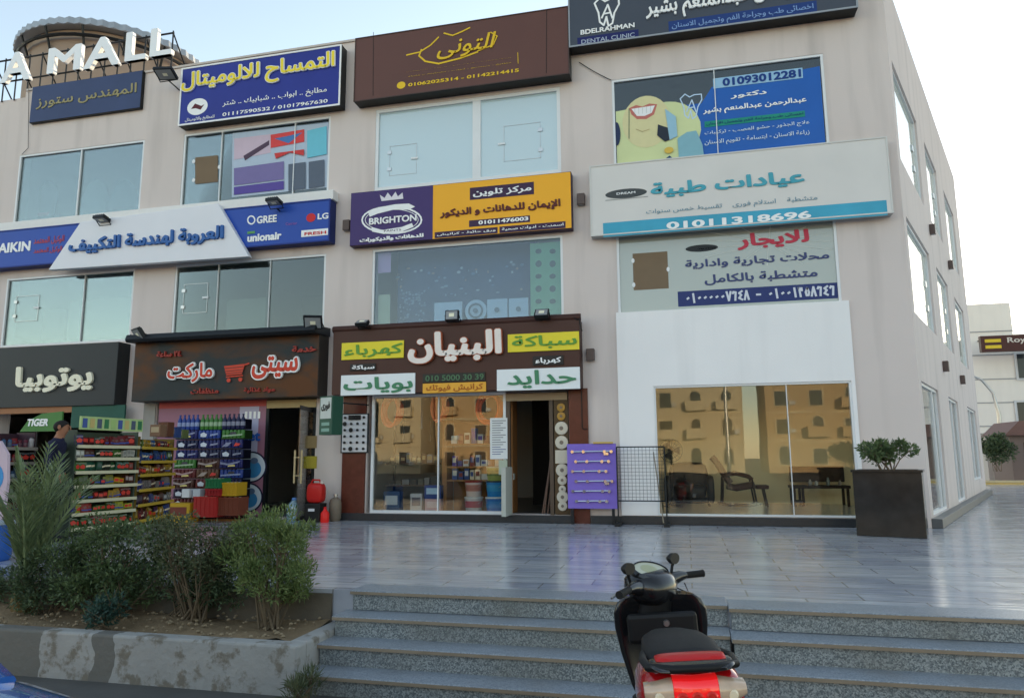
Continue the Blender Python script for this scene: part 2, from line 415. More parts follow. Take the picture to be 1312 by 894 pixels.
def flight(label, xl, x1, ysh, zsh, n=4):
    t = thing('granite_steps', label, 'steps', ((xl[0] + x1) / 2, EDGE_Y - 1 + ysh, -.9))
    for k in range(n + 1):
        y = EDGE_Y - .02 - .255 * k + ysh; z = -.165 * k + zsh + (0.004 if k == 0 else 0); x0 = xl[min(k, len(xl) - 1)]
        back = y + (.33 if k == 0 else .29)
        tr = MB(); tr.box(x0, x1, y - .025, back, z - .035, z, TREAD)
        part('tread', tr, None, t, bevel=.006)
        ns = MB(); ns.box(x0 + .002, x1 - .002, y - .028, y - .0252, z - .032, z - .008, NOSING); part('nosing', ns, None, t)
        if k < n + 1:
            rs = MB(); rs.box(x0 + .02, x1 - .003, y, y + .25, z - .165, z - .0352, RISER); part('riser', rs, None, t)
    return t
xl = [G(442, 759, 0)[0], G(420, 791, -.165)[0], G(398, 828, -.33)[0], G(372, 868, -.495)[0], G(352, 905, -.66)[0]]
XS = G(932, 775, 0)[0]
flight('wide grey speckled granite steps beside the planted bed', xl, XS, 0, 0)
flight('grey speckled granite steps in front of the marble planter, set slightly forward', [XS + .004], 9.0, -.10, 0)

# ------------------------------------------------------------------ the shopping building
ROOF = 10.06
BAYS = dict(A=(-15.28, -11.76), B=(-10.72, -7.1), C=(-6.06, -2.14), D=(-1.12, 2.72))
bd = thing('shopping_building', 'three-storey beige shopping building with glazed shopfronts and signboards on every floor', 'building', (-5, 4, 0))
def cells(u0, u1, v0, v1, op):
    us = sorted({u0, u1} | {x for a in op for x in a[:2]}); out = []
    for a, b in zip(us, us[1:]):
        mid = (a + b) / 2; v = v0
        for o in sorted((o for o in op if o[0] < mid < o[1]), key=lambda o: o[2]):
            if o[2] > v: out.append((a, b, v, o[2]))
            v = o[3]
        if v < v1: out.append((a, b, v, v1))
    return out
front_op = []
for k, (a, b) in BAYS.items():
    front_op += [(a, b, 6.64, 8.42), (a, b, 3.76, 5.38)]
GOP = dict(A=(-15.1, -11.78, .02, 2.5), B=(-10.95, -7.2, .02, 2.42), C=(-6.08, -2.08, .14, 2.4), D=(-.53, 2.76, .15, 2.42))
front_op += list(GOP.values())
w = MB()
for a, b, c, d in cells(-15.24, 3.8, 0, ROOF, front_op): w.box(a, b, 0, .28, c, d)
w.box(-26, -15.2405, .02, .3, 0, 9.82)
w.box(-26, -15.2405, .06, .22, 9.8202, 9.95)
part('front_wall', w, WALL, bd)
cp = MB(); cp.box(-15.25, 3.79, -.03, .31, ROOF + .001, ROOF + .05); part('parapet_cap', cp, mat('cap_paint', srgb(196, 186, 180), .8), bd)
SL = 12.8
SOPS = [(.35, 3.4), (4.6, 6.85), (8.45, 11.0)]
side_op = []
for a, b in SOPS: side_op += [(a, b, 6.4, 8.3), (a, b, 3.6, 5.34)]
GSO = [(.35, 2.7, .16, 2.42), (4.5, 6.5, .16, 2.42), (9.0, 11.8, .5, 2.45)]
side_op += GSO
w = MB()
for a, b, c, d in cells(.012, SL, 0, ROOF, side_op): w.obox(CORNER, SW, (0, 0, 1), SN, a, b, c, d, -.28, 0)
part('side_wall', w, WALL, bd)
w = MB()      # rear wall, roof and floors behind the glass
e = CORNER + SW * (SL - .01)
w.prism([(-26, .3), (3.5, .3), (e.x - .3, e.y), (-26, e.y)], .25, (0, 0, 9.62), (1, 0, 0), (0, 1, 0)); part('roof_slab', w, WALL, bd)
for z in (2.92, 6.02):
    w = MB(); w.prism([(-26, .285), (3.5, .285), (e.x - .35, e.y - .1), (-26, e.y - .1)], .38, (0, 0, z), (1, 0, 0), (0, 1, 0)); part('floor_slab', w, INNER, bd)
w = MB(); w.box(-26, e.x - .32, e.y - .25, e.y, 0, 9.6); part('rear_wall', w, WALL, bd)
w = MB(); w.box(-26, -25.75, .31, e.y - .26, 0, 9.6); part('end_wall', w, WALL, bd)
for a, b in ((-11.4, -11.1), (-6.75, -6.45), (-1.75, -1.45)):
    for z0, z1 in ((0.012, 2.915), (3.305, 6.015), (6.405, 9.61)): w = MB(); w.box(a, b, .285, 6.8, z0, z1); part('partition', w, INNER, bd)
for (a, b, wm) in ((-15.5, -11.405, INNER), (-11.095, -6.755, INNER), (-6.445, -1.755, INNER), (-1.445, 4.9, WARMIN)):
    for z0, z1 in ((0.012, 2.915), (3.305, 6.015), (6.405, 9.61)):
        yb = 4.0 if a > -2 and z0 < 1 else 6.0; w = MB(); w.box(a, b, yb, yb + .2, z0, z1); part('inner_wall', w, wm if z0 < 1 else INNER, bd)
w = MB(); w.box(-1.44, 3.3, .29, 5.99, .0, .135); part('showroom_floor', w, INFLOOR, bd)
w = MB(); w.box(-6.44, -1.76, .29, 5.99, .0, .125); part('shop_floor', w, mat('dark_shop_tile', (.10, .09, .08), .3, 0, .2, 3), bd)

# glazed openings
def window(x0, x1, z0, z1, pane, mull=(), hatch=(), frame=ALU, fw=.045, y=.05, film=None, name='window'):
    f = MB()
    for a, b, c, d in ((x0, x1, z0, z0 + fw), (x0, x1, z1 - fw, z1), (x0, x0 + fw, z0 + fw, z1 - fw), (x1 - fw, x1, z0 + fw, z1 - fw)): f.box(a, b, y - .04, y + .04, c, d)
    for mx, wd in mull: f.box(mx - wd / 2, mx + wd / 2, y - .035, y + .035, z0 + fw, z1 - fw)
    wf = part(name, f, frame, bd)
    q = MB(); q.box(x0 + fw, x1 - fw, y - .004, y + .004, z0 + fw, z1 - fw); part('pane', q, pane, wf)
    for hx0, hx1, hz0, hz1, hand in hatch:
        h = MB(); t = .008
        for a, b, c, d in ((hx0, hx1, hz0, hz0 + t), (hx0, hx1, hz1 - t, hz1), (hx0, hx0 + t, hz0, hz1), (hx1 - t, hx1, hz0, hz1)): h.box(a, b, y - .012, y - .0042, c, d, STEEL)
        hs = hx0 if hand > 0 else hx1; ho = hx1 if hand > 0 else hx0
        for k in (.22, .78):
            zz = hz0 + (hz1 - hz0) * k; h.box(hs - .045, hs + .045, y - .02, y - .0125, zz - .035, zz + .035, STEEL)
        zz = (hz0 + hz1) / 2; h.box(ho - .12, ho + .03, y - .025, y - .0205, zz - .02, zz + .02, ALU)
        part('hatch', h, None, wf)
    return wf
A, B, C, D = (BAYS[k] for k in 'ABCD')
window(*A, 3.76, 5.38, GCLEAR, [(-13.1, .012)], [(-15.0, -14.35, 4.35, 4.95, 1)], name='window')
window(*B, 3.76, 5.38, GCLEAR, [(-9.65, .012), (-8.4, .012)], [(-10.5, -9.9, 4.3, 4.95, 1)])
window(*C, 3.76, 5.38, GPAINT)
window(*D, 3.76, 5.38, GGREY)
window(*A, 6.64, 8.42, GCLEAR, [(-13.5, .03)])
window(*B, 6.64, 8.42, GCLEAR, [(-9.75, .02), (-7.95, .02)])
window(*C, 6.64, 8.42, GFROST, [(-3.86, .17)], [(-5.75, -5.15, 6.95, 7.6, 1), (-3.3, -2.55, 7.0, 7.75, -1)], fw=.07)
window(*D, 6.64, 8.42, GCLEAR, [(.8, .015)])
window(-.53, 2.76, .15, 2.42, GSHOW, [(1.72, .012)], name='shop_window', y=.02, fw=.035)
window(-6.0, -3.28, .14, 2.4, GSHOP, [(-4.62, .02)], name='shop_window', fw=.05)
def side_window(a, b, c, d, pane, hatch=None, split=None):
    f = MB(); fw = .05
    for p0, p1, q0, q1 in ((a, b, c, c + fw), (a, b, d - fw, d), (a, a + fw, c + fw, d - fw), (b - fw, b, c + fw, d - fw)): f.obox(CORNER, SW, (0, 0, 1), SN, p0, p1, q0, q1, -.12, -.04)
    if split: f.obox(CORNER, SW, (0, 0, 1), SN, split - .03, split + .03, c + fw, d - fw, -.115, -.045)
    wf = part('side_window', f, ALU, bd)
    q = MB(); q.obox(CORNER, SW, (0, 0, 1), SN, a + fw, b - fw, c + fw, d - fw, -.085, -.075); part('pane', q, pane, wf)
    if hatch:
        for zz in hatch[1]: h = MB(); h.obox(CORNER, SW, (0, 0, 1), SN, hatch[0] - .07, hatch[0] + .07, zz - .06, zz + .06, -.0745, -.05, STEEL); part('hatch_hinge', h, None, wf)
for i, (a, b) in enumerate(SOPS):
    side_window(a, b, 6.4, 8.3, GSIDE, (b - .55, (7.05, 7.5)) if i < 2 else None)
    side_window(a, b, 3.6, 5.34, GSIDE, (b - .5, (4.1, 4.6)) if i < 2 else None)
for i, (a, b, c, d) in enumerate(GSO): side_window(a, b, c, d, GSHOP, None, (a + b) / 2 if i else a + 1.75)
# white cladding round the showroom, plinths, pillars
w = MB()
for a, b, c, d in cells(-1.16, 2.82, .15, 3.80, [(-.53, 2.76, .15, 2.42)]): w.box(a, b, -.05, -.002, c, d)
part('cladding_panel', w, WHITEW, bd)
w = MB(); w.box(-6.62, -2.0, -.14, -.003, 0.002, .135); w.box(-1.70, 2.86, -.12, -.0035, 0.002, .14)
part('plinth', w, PLINTH, bd, bevel=.006)
w = MB(); w.obox(CORNER, SW, (0, 0, 1), SN, .0, SL, .002, .15, .003, .16); part('side_plinth', w, mat('grey_plinth_stone', (.12, .12, .12), .4, 0, .3, 10), bd, bevel=.006)
for a, b in ((-6.58, -6.1), (-2.07, -1.72)):
    w = MB(); w.box(a, b, -.055, -.002, .0, 2.42); part('marble_pillar', w, BROWNM, bd)
w = MB(); w.box(-11.25, -10.96, -.03, -.002, 0, 2.4); part('pier_facing', w, mat('grey_facing', srgb(150, 146, 140), .7), bd)

# rooftop round room with a corrugated metal roof
rr = MB(); XL_, ZL_ = F(58, 64, 5); XR_, _ = F(254, 58, 5); RR = (XR_ - XL_) / 2 * .92; ZE = F(172, 40, 3.0)[1]; c0 = V(((XL_ + XR_) / 2 + .1, 5.0, 0)); n = 40
for r, z0, z1 in ((RR * .93, 10.05, ZE),):
    rr.loft([[(c0.x + r * math.cos(2 * PI * j / n), c0.y + r * math.sin(2 * PI * j / n), z) for j in range(n)] for z in (z0, z1)])
rw = part('rooftop_room', rr, mat('bare_plaster', srgb(150, 132, 118), .85, 0, .12, 1.5), bd, smooth=30)
CORR = mat('galvanised_sheet', (.33, .35, .37), .45, .6, .2, 2)
rr = MB(); n2 = 120
def ringc(r, z, amp): return [(c0.x + (r + amp * (j % 2)) * math.cos(2 * PI * j / n2), c0.y + (r + amp * (j % 2)) * math.sin(2 * PI * j / n2), z + amp * .8 * (j % 2)) for j in range(n2)]
rr.loft([ringc(RR * 1.03, ZE + .02, .035), ringc(RR * 1.02, ZE + .22, .035), ringc(RR * .8, ZE + .38, .03), ringc(RR * .3, ZE + .62, .01), ringc(.05, ZE + .70, 0)])
part('sheet_roof', rr, CORR, rw)
rr = MB()
rr.tube([(c0.x + RR * math.cos(2 * PI * j / 40), c0.y + RR * math.sin(2 * PI * j / 40), ZE - .25) for j in range(40)], .05, 6, closed=True)
for j in range(16): a = 2 * PI * j / 16; rr.tube([(c0.x + RR * .94 * math.cos(a), c0.y + RR * .94 * math.sin(a), ZE - .6), (c0.x + RR * 1.02 * math.cos(a), c0.y + RR * 1.02 * math.sin(a), ZE + .02)], .035, 5)
part('eave_truss', rr, DALU, rw)

# roof lettering A MALL on a steel frame
ls = thing('roof_sign', 'big white letters A MALL standing on the roof edge', 'sign', (-14, -.1, 10.06))
LW = mat('white_letter_face', srgb(232, 234, 238), .4, 0, .05, 4)
for ch, bl, tr in (('A', (-3, 106), (39, 62)), ('M', (57, 94), (103, 54)), ('A', (104, 88), (153, 42)), ('L', (157, 78), (187, 36)), ('L', (189, 72), (220, 31))):
    x0, z0 = F(*bl, -.2); x1, z1 = F(*tr, -.2)
    tm = text_mb(ch, (x0, -.05, z0), (1, 0, 0), (0, 0, 1), x1 - x0, z1 - z0, .10, LW, .022)
    o = part('letter', tm, None, ls)
fm = MB()
for zz in (10.42, 11.0): fm.tube([(-16.6, .03, zz), (-11.2, .03, zz)], .022, 6)
for i in range(15): x = -16.4 + i * .37; fm.tube([(x, .03, 9.9 if x < -15.3 else 10.06), (x, .03, 11.05)], .018, 6)
for i in range(8): x = -16.4 + i * .74; fm.tube([(x, .03, 11.0), (x, .75, 10.1)], .018, 6)
part('support_frame', fm, DALU, ls)

# ------------------------------------------------------------------ buildings across the street (seen mirrored in the shop glass)
SAND = [wall_paint('sand_render', srgb(186, 158, 120), .6), wall_paint('ochre_render', srgb(174, 140, 100), .6), wall_paint('cream_render', srgb(200, 184, 154), .6)]
OGLASS = mat('dim_window_glass', (.03, .035, .04), .08, 0, .1, 3)
def block(x0, x1, h, wm, seed, y=-74):
    r = random.Random(seed)
    t = thing('apartment_block', 'sunlit sand-coloured apartment block across the street, mirrored in the shop glass', 'building', ((x0 + x1) / 2, y - 5, -.6), 'apartment blocks across the street')
    m = MB(); m.box(x0, x1, y - 10, y, -.6, h); m.box(x0 - .15, x1 + .15, y - 10.1, y + .2, h + .002, h + .35)
    part('wall', m, wm, t)
    nb = int((x1 - x0) / 3.3); fl = int((h + .2) / 3.3)
    for k in range(fl):
        m = MB(); m.box(x0 - .05, x1 + .05, y + .002, y + .12, k * 3.3 + 2.75, k * 3.3 + 2.95); part('string_course', m, SAND[2], t)
    for i in range(nb):
        cx = x0 + (i + .5) * (x1 - x0) / nb
        for k in range(fl):
            z = k * 3.3 + .35; arch = r.random() < .5; wd = .55 if arch else .7
            pts = [(-wd, 0), (wd, 0), (wd, 1.4)] + ([(wd * math.cos(a), 1.4 + wd * math.sin(a)) for a in [PI * j / 10 for j in range(1, 10)]] if arch else [(wd, 1.75), (-wd, 1.75)]) + [(-wd, 1.4)]
            f = MB(); f.prism([(a * 1.22, b * 1.1 - .1) for a, b in pts], .07, (cx, y + .004, z), (-1, 0, 0), (0, 0, 1), (0, 1, 0)); fo = part('window', f, SAND[2], t)
            q = MB(); q.prism(pts, .02, (cx, y + .076, z), (-1, 0, 0), (0, 0, 1), (0, 1, 0)); part('pane', q, OGLASS, fo)
            if r.random() < .3: q = MB(); q.box(cx + .75, cx + 1.35, y + .14, y + .5, z + .1, z + .55); part('air_conditioner', q, mat('ac_unit', srgb(190, 190, 186), .6), t)
            if r.random() < .4 and k:
                b = MB(); b.box(cx - 1.2, cx + 1.2, y + .12, y + 1.2, z - .35, z - .2); b.box(cx - 1.2, cx + 1.2, y + 1.1, y + 1.2, z - .2, z + .75)
                for e in (-1.2, 1.1): b.box(cx + e, cx + e + .1, y + .12, y + 1.1, z - .2, z + .75)
                part('balcony', b, wm, t)
for i, (x0, x1, h) in enumerate(((-78, -62, 12.5), (-60, -47, 11), (-46, -33, 13.5), (-31, -19, 11.5), (-17, -6, 13), (-4, 6.5, 12), (9, 20, 13.2), (22, 36, 12))):
    block(x0, x1, h, SAND[i % 3], i + 3)
def street_lamp(x, y, h, z0, label, face=1, group=None):
    t = thing('street_lamp', label, 'street lamp', (x, y, z0), group)
    m = MB(); m.lathe([(.11, 0), (.10, .8), (.06, h - .8)], (x, y, z0), 10); part('pole', m, STEEL, t, smooth=True)
    m = MB(); m.tube([(x, y, z0 + h - .8), (x, y + .15 * face, z0 + h - .25), (x, y + .6 * face, z0 + h), (x, y + 1.5 * face, z0 + h + .15)], .045, 8); part('arm', m, STEEL, t, smooth=True)
    m = MB(); m.loft([[(x + sx * w_, y + yy * face, z0 + h + .1 + zz) for sx, zz in ((-1, 0), (1, 0), (.7, .12), (-.7, .12))] for yy, w_ in ((1.35, .05), (1.5, .12), (1.95, .12), (2.1, .04))]); part('lamp_head', m, mat('lamp_grey', (.3, .3, .3), .5), t)
for x in (-19, 2, 23): street_lamp(x, -24, 8.5, -.55, 'tall street lamp on the far side of the street, mirrored in an upper window', 1, 'street lamps in the street')

# ------------------------------------------------------------------ signboards
def board(name, label, x0, x1, z0, z1, yb, yf, m, frame=None, fw=.04, cat='sign', edge=None):
    """A box signboard hung on the front wall: case from yb (wall) to yf (face)."""
    t = thing(name, label, cat, ((x0 + x1) / 2, yb, z0))
    b = MB(); b.box(x0, x1, yf + .004, yb, z0, z1); part('case', b, edge or DALU, t, bevel=.008)
    f = MB(); f.box(x0 + fw, x1 - fw, yf, yf + .0035, z0 + fw, z1 - fw); part('face', f, m, t)
    if frame:
        f = MB()
        for a, b_, c, d in ((x0, x1, z0, z0 + fw), (x0, x1, z1 - fw, z1), (x0, x0 + fw, z0 + fw, z1 - fw), (x1 - fw, x1, z0 + fw, z1 - fw)): f.box(a, b_, yf - .012, yf + .0038, c, d)
        part('frame', f, frame, t)
    return t
YW = -.004
WHT = cm(238, 238, 240, .4); YEL = cm(238, 214, 60, .4); NAVY = cm(26, 32, 92, .4); GOLD = mat('gold_letter', srgb(214, 172, 40), .3, .4, .1, 6)
BLU = cm(34, 52, 150, .35); TEAL = cm(66, 164, 190, .4); RED = cm(200, 36, 40, .4)
# faded navy board under the roof lettering
X0, Z0 = F(37, 158, -.1); X1, Z1 = F(183, 90, -.1)
t = board('shop_sign', 'faded navy signboard with worn gold lettering beneath the roof letters', X0, X1, Z0, Z1, YW, -.10, mat('faded_navy', srgb(52, 66, 104), .5, 0, .25, 1.5), None, .01)
FGOLD = mat('faded_gold', srgb(150, 140, 100), .5, 0, .3, 6)
lettering(t, 'المهندس ستورز', (46, 141), (176, 106), -.102, FGOLD, .01, .015)
# blue aluminium workshop board
X0, Z0 = F(228, 162, -.25); X1, Z1 = F(438, 57, -.25)
t = board('shop_sign', 'bright blue signboard with yellow writing and a white oval emblem', X0, X1, Z0, Z1, YW, -.25, mat('sign_blue', srgb(34, 46, 138), .35, 0, .2, 1.2), WHT, .035)
lettering(t, 'التمساح للالوميتال', (233, 123), (430, 66), -.252, YEL, .03, .02, edge=WHT, edge_off=.03)
lettering(t, 'مطابخ .. ابواب .. شبابيك .. شتر', (285, 139), (419, 111), -.252, WHT, .004, .01)
lettering(t, '01117590532 / 01017967630', (285, 149.5), (420, 127), -.252, WHT, .004, .02)
lettering(t, 'للمطابخ والالوميتال', (237, 158), (275, 147), -.252, WHT, .003, .01)
a = Art(-.251); a.ell((253, 137), 13, 10.5, WHT); a.poly([(245, 140), (250, 133), (258, 136), (262, 134), (257, 141), (251, 139)], cm(90, 30, 36)); part('emblem', a.mb, None, t)
# brown gold-lettered board
X0, Z0 = F(453, 131, -.3); X1, Z1 = F(728, 8, -.3)
t = board('shop_sign', 'brown panelled signboard with flowing gold calligraphy', X0, X1, Z0, Z1, YW, -.3, mat('brown_sign_panel', srgb(96, 62, 54), .4, 0, .12, 1.2), mat('brown_edge', srgb(74, 54, 48), .4), .02)
lettering(t, 'التونى', (560, 78), (636, 41), -.302, GOLD, .02, .01, .25)
a = Art(-.303)
a.line([(521, 71), (538, 67), (552, 58), (562, 48)], .03, GOLD); a.line([(540, 64), (537, 72), (545, 79), (562, 82), (590, 75), (612, 67)], .035, GOLD)
a.line([(569, 43), (580, 46), (592, 41), (602, 36)], .03, GOLD); a.line([(612, 66), (632, 58), (637, 47), (629, 42)], .025, GOLD)
a.line([(663.5, 68), (664, 82)], .012, GOLD); part('calligraphy_stroke', a.mb, None, t)
lettering(t, 'للمفروشات - غرف نوم - سفرة - انتريهات', (521, 93), (655, 74), -.302, GOLD, .003, .005)
lettering(t, 'مطابخ - دريسنج - ابواب - تشطيبات كاملة', (523, 99.5), (655, 80), -.302, GOLD, .003, .005)
lettering(t, '01062025314 - 01142214415', (523, 111.5), (665, 88), -.302, GOLD, .004, .03)
a = Art(-.301); a.ell((514, 109.5), 5.5, 4.5, GOLD); part('telephone_mark', a.mb, None, t)
a = Art(-.301)
for x in (478, 700): a.line([(x, 126 - (x - 453) * .13), (x + .5, 45 - (x - 453) * .13)], .012, mat('panel_seam', (.02, .012, .01), .6))
part('panel_seam', a.mb, None, t)
# dark grey dental board at the roof edge
t = board('shop_sign', 'dark slate signboard with white lettering and a tooth emblem at the roof edge', -1.9, 3.3, 9.04, 10.28, YW, -.3, mat('slate_panel', srgb(66, 72, 84), .35, 0, .1, 1.2), cm(150, 156, 164), .03)
x0, z0 = F(828, 30, -.302); x1, _ = F(1062, 0, -.302)
part('lettering', text_mb('عبدالرحمن عبدالمنعم بشير', (x0, -.302, z0), (1, 0, 0), (0, 0, 1), x1 - x0, .46, .035, WHT, .025), WHT, t)
a = Art(-.302); a.rect((857, 42.5), (1046, 1), cm(30, 58, 120)); a.rect((740, 60), (818, 38), NAVY); part('strip', a.mb, None, t)
lettering(t, 'اخصائى طب وجراحة الفم وتجميل الاسنان', (861, 40), (1042, 4), -.308, cm(120, 150, 200), .003, .02)
lettering(t, 'BDELRAHMAN', (744, 45.5), (813, 29.5), -.302, WHT, .012, .03)
lettering(t, 'DENTAL CLINIC', (745, 57), (813, 42), -.308, cm(170, 180, 200), .003, .01)
def tooth(a, cx, cy, s_, m, wd):
    a.line([(cx + s_ * x, cy + s_ * y) for x, y in ((-.9, -.6), (-.5, -1), (-.1, -.75), (.3, -.95), (.9, -1), (.95, -.55), (.6, .1), (.45, .9), (.15, 1.1), (0, .4), (-.2, 1.05), (-.5, .8), (-.6, .1), (-.9, -.6))], wd, m)
    a.line([(cx + s_ * x, cy + s_ * y) for x, y in ((-.35, .5), (.1, -.5), (.45, .5))], wd, m); a.line([(cx - .2 * s_, cy + .2 * s_), (cx + .3 * s_, cy + .1 * s_)], wd, m)
a = Art(-.303); tooth(a, 777, 15, 17, WHT, .035); part('tooth_emblem', a.mb, None, t)
# clinic board
t = board('shop_sign', 'weathered white signboard with turquoise writing and a phone number band', -1.57, 3.6, 5.24, 6.62, YW, -.2, mat('weathered_white', srgb(214, 210, 206), .5, 0, .08, 1.4), cm(206, 204, 200), .025, edge=cm(170, 168, 164))
a = Art(-.201); x0, z0 = F(773, 304, -.2); x1, _ = F(1136, 260, -.2); a.xz([(x0, z0), (x1, z0), (x1, z0 + .27), (x0, z0 + .27)], mat('turquoise_band', srgb(64, 158, 188), .45, 0, .25, 1.8)); part('number_band', a.mb, None, t)
lettering(t, '01011318696', (854, 294), (1039, 270), -.204, WHT, .004, .035)
lettering(t, 'عيادات طبية', (834, 255), (1030, 217), -.202, mat('turquoise_letter', srgb(70, 158, 176), .45, 0, .12, 3), .015, .035)
lettering(t, 'متشطبة    استلام فورى    تقسيط خمس سنوات', (828, 277), (1047, 250), -.202, cm(120, 150, 165), .004, .012)
a = Art(-.201); a.ell((802, 248), 27, 6, cm(70, 74, 76)); a.line([(776, 257), (830, 252)], .015, cm(150, 150, 150)); part('oval_mark', a.mb, None, t)
lettering(t, 'DREAM', (790, 250), (814, 245), -.207, WHT, .003, .02)
# yellow and purple paint board
t = board('shop_sign', 'yellow and purple paint shop signboard with a crowned oval emblem', -6.48, -1.92, 5.43, 6.56, YW, -.2, mat('sign_yellow', srgb(240, 172, 30), .35, 0, .06, 1.2), None, .012, edge=cm(60, 40, 60))
PUR = cm(66, 48, 104, .4); DPUR = cm(58, 34, 66, .4)
a = Art(-.201); xm, _ = F(554.5, 280, -.2); a.xz([(-6.47, 5.44), (xm, 5.44), (xm, 6.55), (-6.47, 6.55)], PUR); part('purple_panel', a.mb, None, t)
a = Art(-.201); a.rect((602, 256.5), (684, 233), DPUR, 1); a.rect((601, 291), (679, 276), DPUR, 1); a.rect((557, 305.5), (637.5, 291), DPUR, 1); a.rect((640, 299), (724.5, 283.5), DPUR, 1); part('strip', a.mb, None, t)
lettering(t, 'مركز تلوين', (606, 253.5), (681, 236.5), -.204, WHT, .006, .03)
lettering(t, 'الإيمان للدهانات و الديكور', (564, 281), (718, 255), -.202, cm(96, 44, 40), .02, .035)
lettering(t, '01011476003', (613, 288), (677, 277.5), -.204, WHT, .004, .04)
lettering(t, 'ورق حائط - كرانيش', (560, 303), (635, 293), -.204, WHT, .003, .02)
lettering(t, 'اسمنت - ادوات صحية', (643, 296.5), (722, 285.5), -.204, WHT, .003, .02)
a = Art(-.203)
a.ring((502, 282), 38, 17, .035, WHT); a.ring((502, 282), 34, 14, .012, WHT)
a.poly([(472, 273), (486, 266), (506, 262), (524, 261), (532, 265), (524, 269), (504, 269), (484, 274), (474, 278)], WHT); a.poly([(476, 291), (490, 295), (515, 291), (528, 286), (530, 291), (515, 297), (492, 300), (477, 297)], WHT)
a.poly([(489, 258), (487, 250), (493, 254), (497, 247), (502, 253), (507, 246), (510, 252), (516, 247), (517, 255)], cm(220, 216, 224)); part('crowned_emblem', a.mb, None, t)
lettering(t, 'BRIGHTON', (473, 288.5), (534, 274.5), -.206, WHT, .012, .03)
lettering(t, 'للدهانات والديكورات', (461, 312), (543, 299), -.203, WHT, .02, .05)
lettering(t, 'PAINTS', (492, 297.5), (514, 293), -.2085, DPUR, .002, .01)
# air conditioning board
x0 = F(-60, 330, -.3)[0]
t = board('shop_sign', 'long blue signboard with a white slanted centre panel and air conditioner logos', x0, -6.9, 5.56, 6.46, YW, -.26, mat('ac_blue', srgb(32, 72, 164), .35, 0, .1, 1.2), cm(28, 52, 130), .03, edge=cm(24, 40, 100))
P4 = [F(*q, -.3) for q in ((66, 347), (322, 330), (282, 262), (107, 286))]
m = MB(); m.prism(P4, .13, (0, -.255, 0), (1, 0, 0), (0, 0, 1)); part('white_panel', m, mat('white_panel', srgb(222, 222, 228), .4, 0, .04, 2), t, bevel=.01)
m = MB(); m.box(x0, -6.86, -.24, YW, 6.4605, 6.66); part('top_rail', m, cm(224, 222, 220, .5), t)
lettering(t, 'العروبة لهندسة التكييف', (89, 328), (288, 288.5), -.386, mat('ac_letter', srgb(40, 92, 160), .35), .05, .035)
lettering(t, 'DAIKIN', (-13, 326), (40, 308.5), -.262, WHT, .01, .035)
for bl, tr in (((43, 315), (83, 301)), ((43, 326.5), (80, 315))): lettering(t, 'الوكيل المعتمد', bl, tr, -.262, cm(170, 70, 90), .004, .03)
lettering(t, 'GREE', (329, 287), (355, 275), -.262, WHT, .008, .03)
lettering(t, 'unionair', (317, 310.5), (361, 297), -.262, WHT, .008, .04)
lettering(t, 'LG', (407, 281.5), (421, 272.5), -.262, WHT, .006, .03)
lettering(t, 'Carrier', (366, 289), (381, 284), -.262, cm(130, 90, 170), .003, .02)
a = Art(-.261); a.ring((322, 282), 4.5, 5, .03, WHT); a.ell((398.5, 279), 6, 5.5, RED); a.rect((386, 304), (421, 292.5), WHT); a.rect((317, 300), (327, 296), cm(90, 150, 90)); part('logo_mark', a.mb, None, t)
lettering(t, 'FRESH', (390, 302), (418, 295.5), -.268, RED, .003, .03)
# black cafe-like board
x0 = F(-70, 480, -.35)[0]
t = board('shop_sign', 'black fascia signboard with rounded ivory lettering', x0, -11.72, 2.33, 3.68, YW, -.35, mat('black_fascia', srgb(44, 48, 52), .45, 0, .12, 1), None, .01, edge=mat('fascia_edge', srgb(40, 42, 44), .5))
lettering(t, 'يوتوبيا', (20, 504), (122, 466), -.352, mat('ivory_letter', srgb(228, 222, 200), .4), .05, .04)
# market board
t = board('shop_sign', 'brown and grey mottled market signboard with red letters and a trolley emblem', -11.26, -6.97, 2.38, 3.62, YW, -.4, None, None, .01, edge=mat('market_case', srgb(54, 48, 44), .5))
mm = mat('mottled_brown', srgb(84, 70, 56), .3, 0, .25, 1.1, spec=.6)
nt = mm.node_tree; b = nt.nodes['Principled BSDF']; old = b.inputs['Base Color'].links[0].from_socket
tc = N(mm, 'ShaderNodeTexCoord'); no = N(mm, 'ShaderNodeTexNoise'); no.inputs['Scale'].default_value = 1.1; no.inputs['Detail'].default_value = 4; no.inputs['Distortion'].default_value = .6
mp = N(mm, 'ShaderNodeMapping'); mp.inputs['Scale'].default_value = (.8, 1, 1.6); b.inputs['Specular IOR Level'].default_value = .15; b.inputs['Roughness'].default_value = .5; L(mm, tc.outputs['Object'], mp.inputs[0]); L(mm, mp.outputs[0], no.inputs['Vector'])
rp = N(mm, 'ShaderNodeValToRGB'); rp.color_ramp.elements[0].position = .42; rp.color_ramp.elements[0].color = srgb(48, 54, 56) + (1,); rp.color_ramp.elements[1].position = .62; rp.color_ramp.elements[1].color = srgb(92, 58, 34) + (1,)
L(mm, no.outputs['Fac'], rp.inputs[0]); L(mm, rp.outputs[0], b.inputs['Base Color'])
for c in t.children:
    if c.name.startswith('face'): c.data.materials.clear(); c.data.materials.append(mm)
m = MB(); m.prism([(YW, 3.62), (-.62, 3.60), (-.66, 3.66), (-.62, 3.76), (YW, 3.80)], 4.36, (-11.3, 0, 0), (0, 1, 0), (0, 0, 1), (1, 0, 0)); part('hood', m, DALU, t, bevel=.01)
CRED = cm(196, 60, 40, .35)
lettering(t, 'سيتى', (324, 486), (384, 455), -.402, CRED, .05, .03, edge=WHT, edge_off=.06)
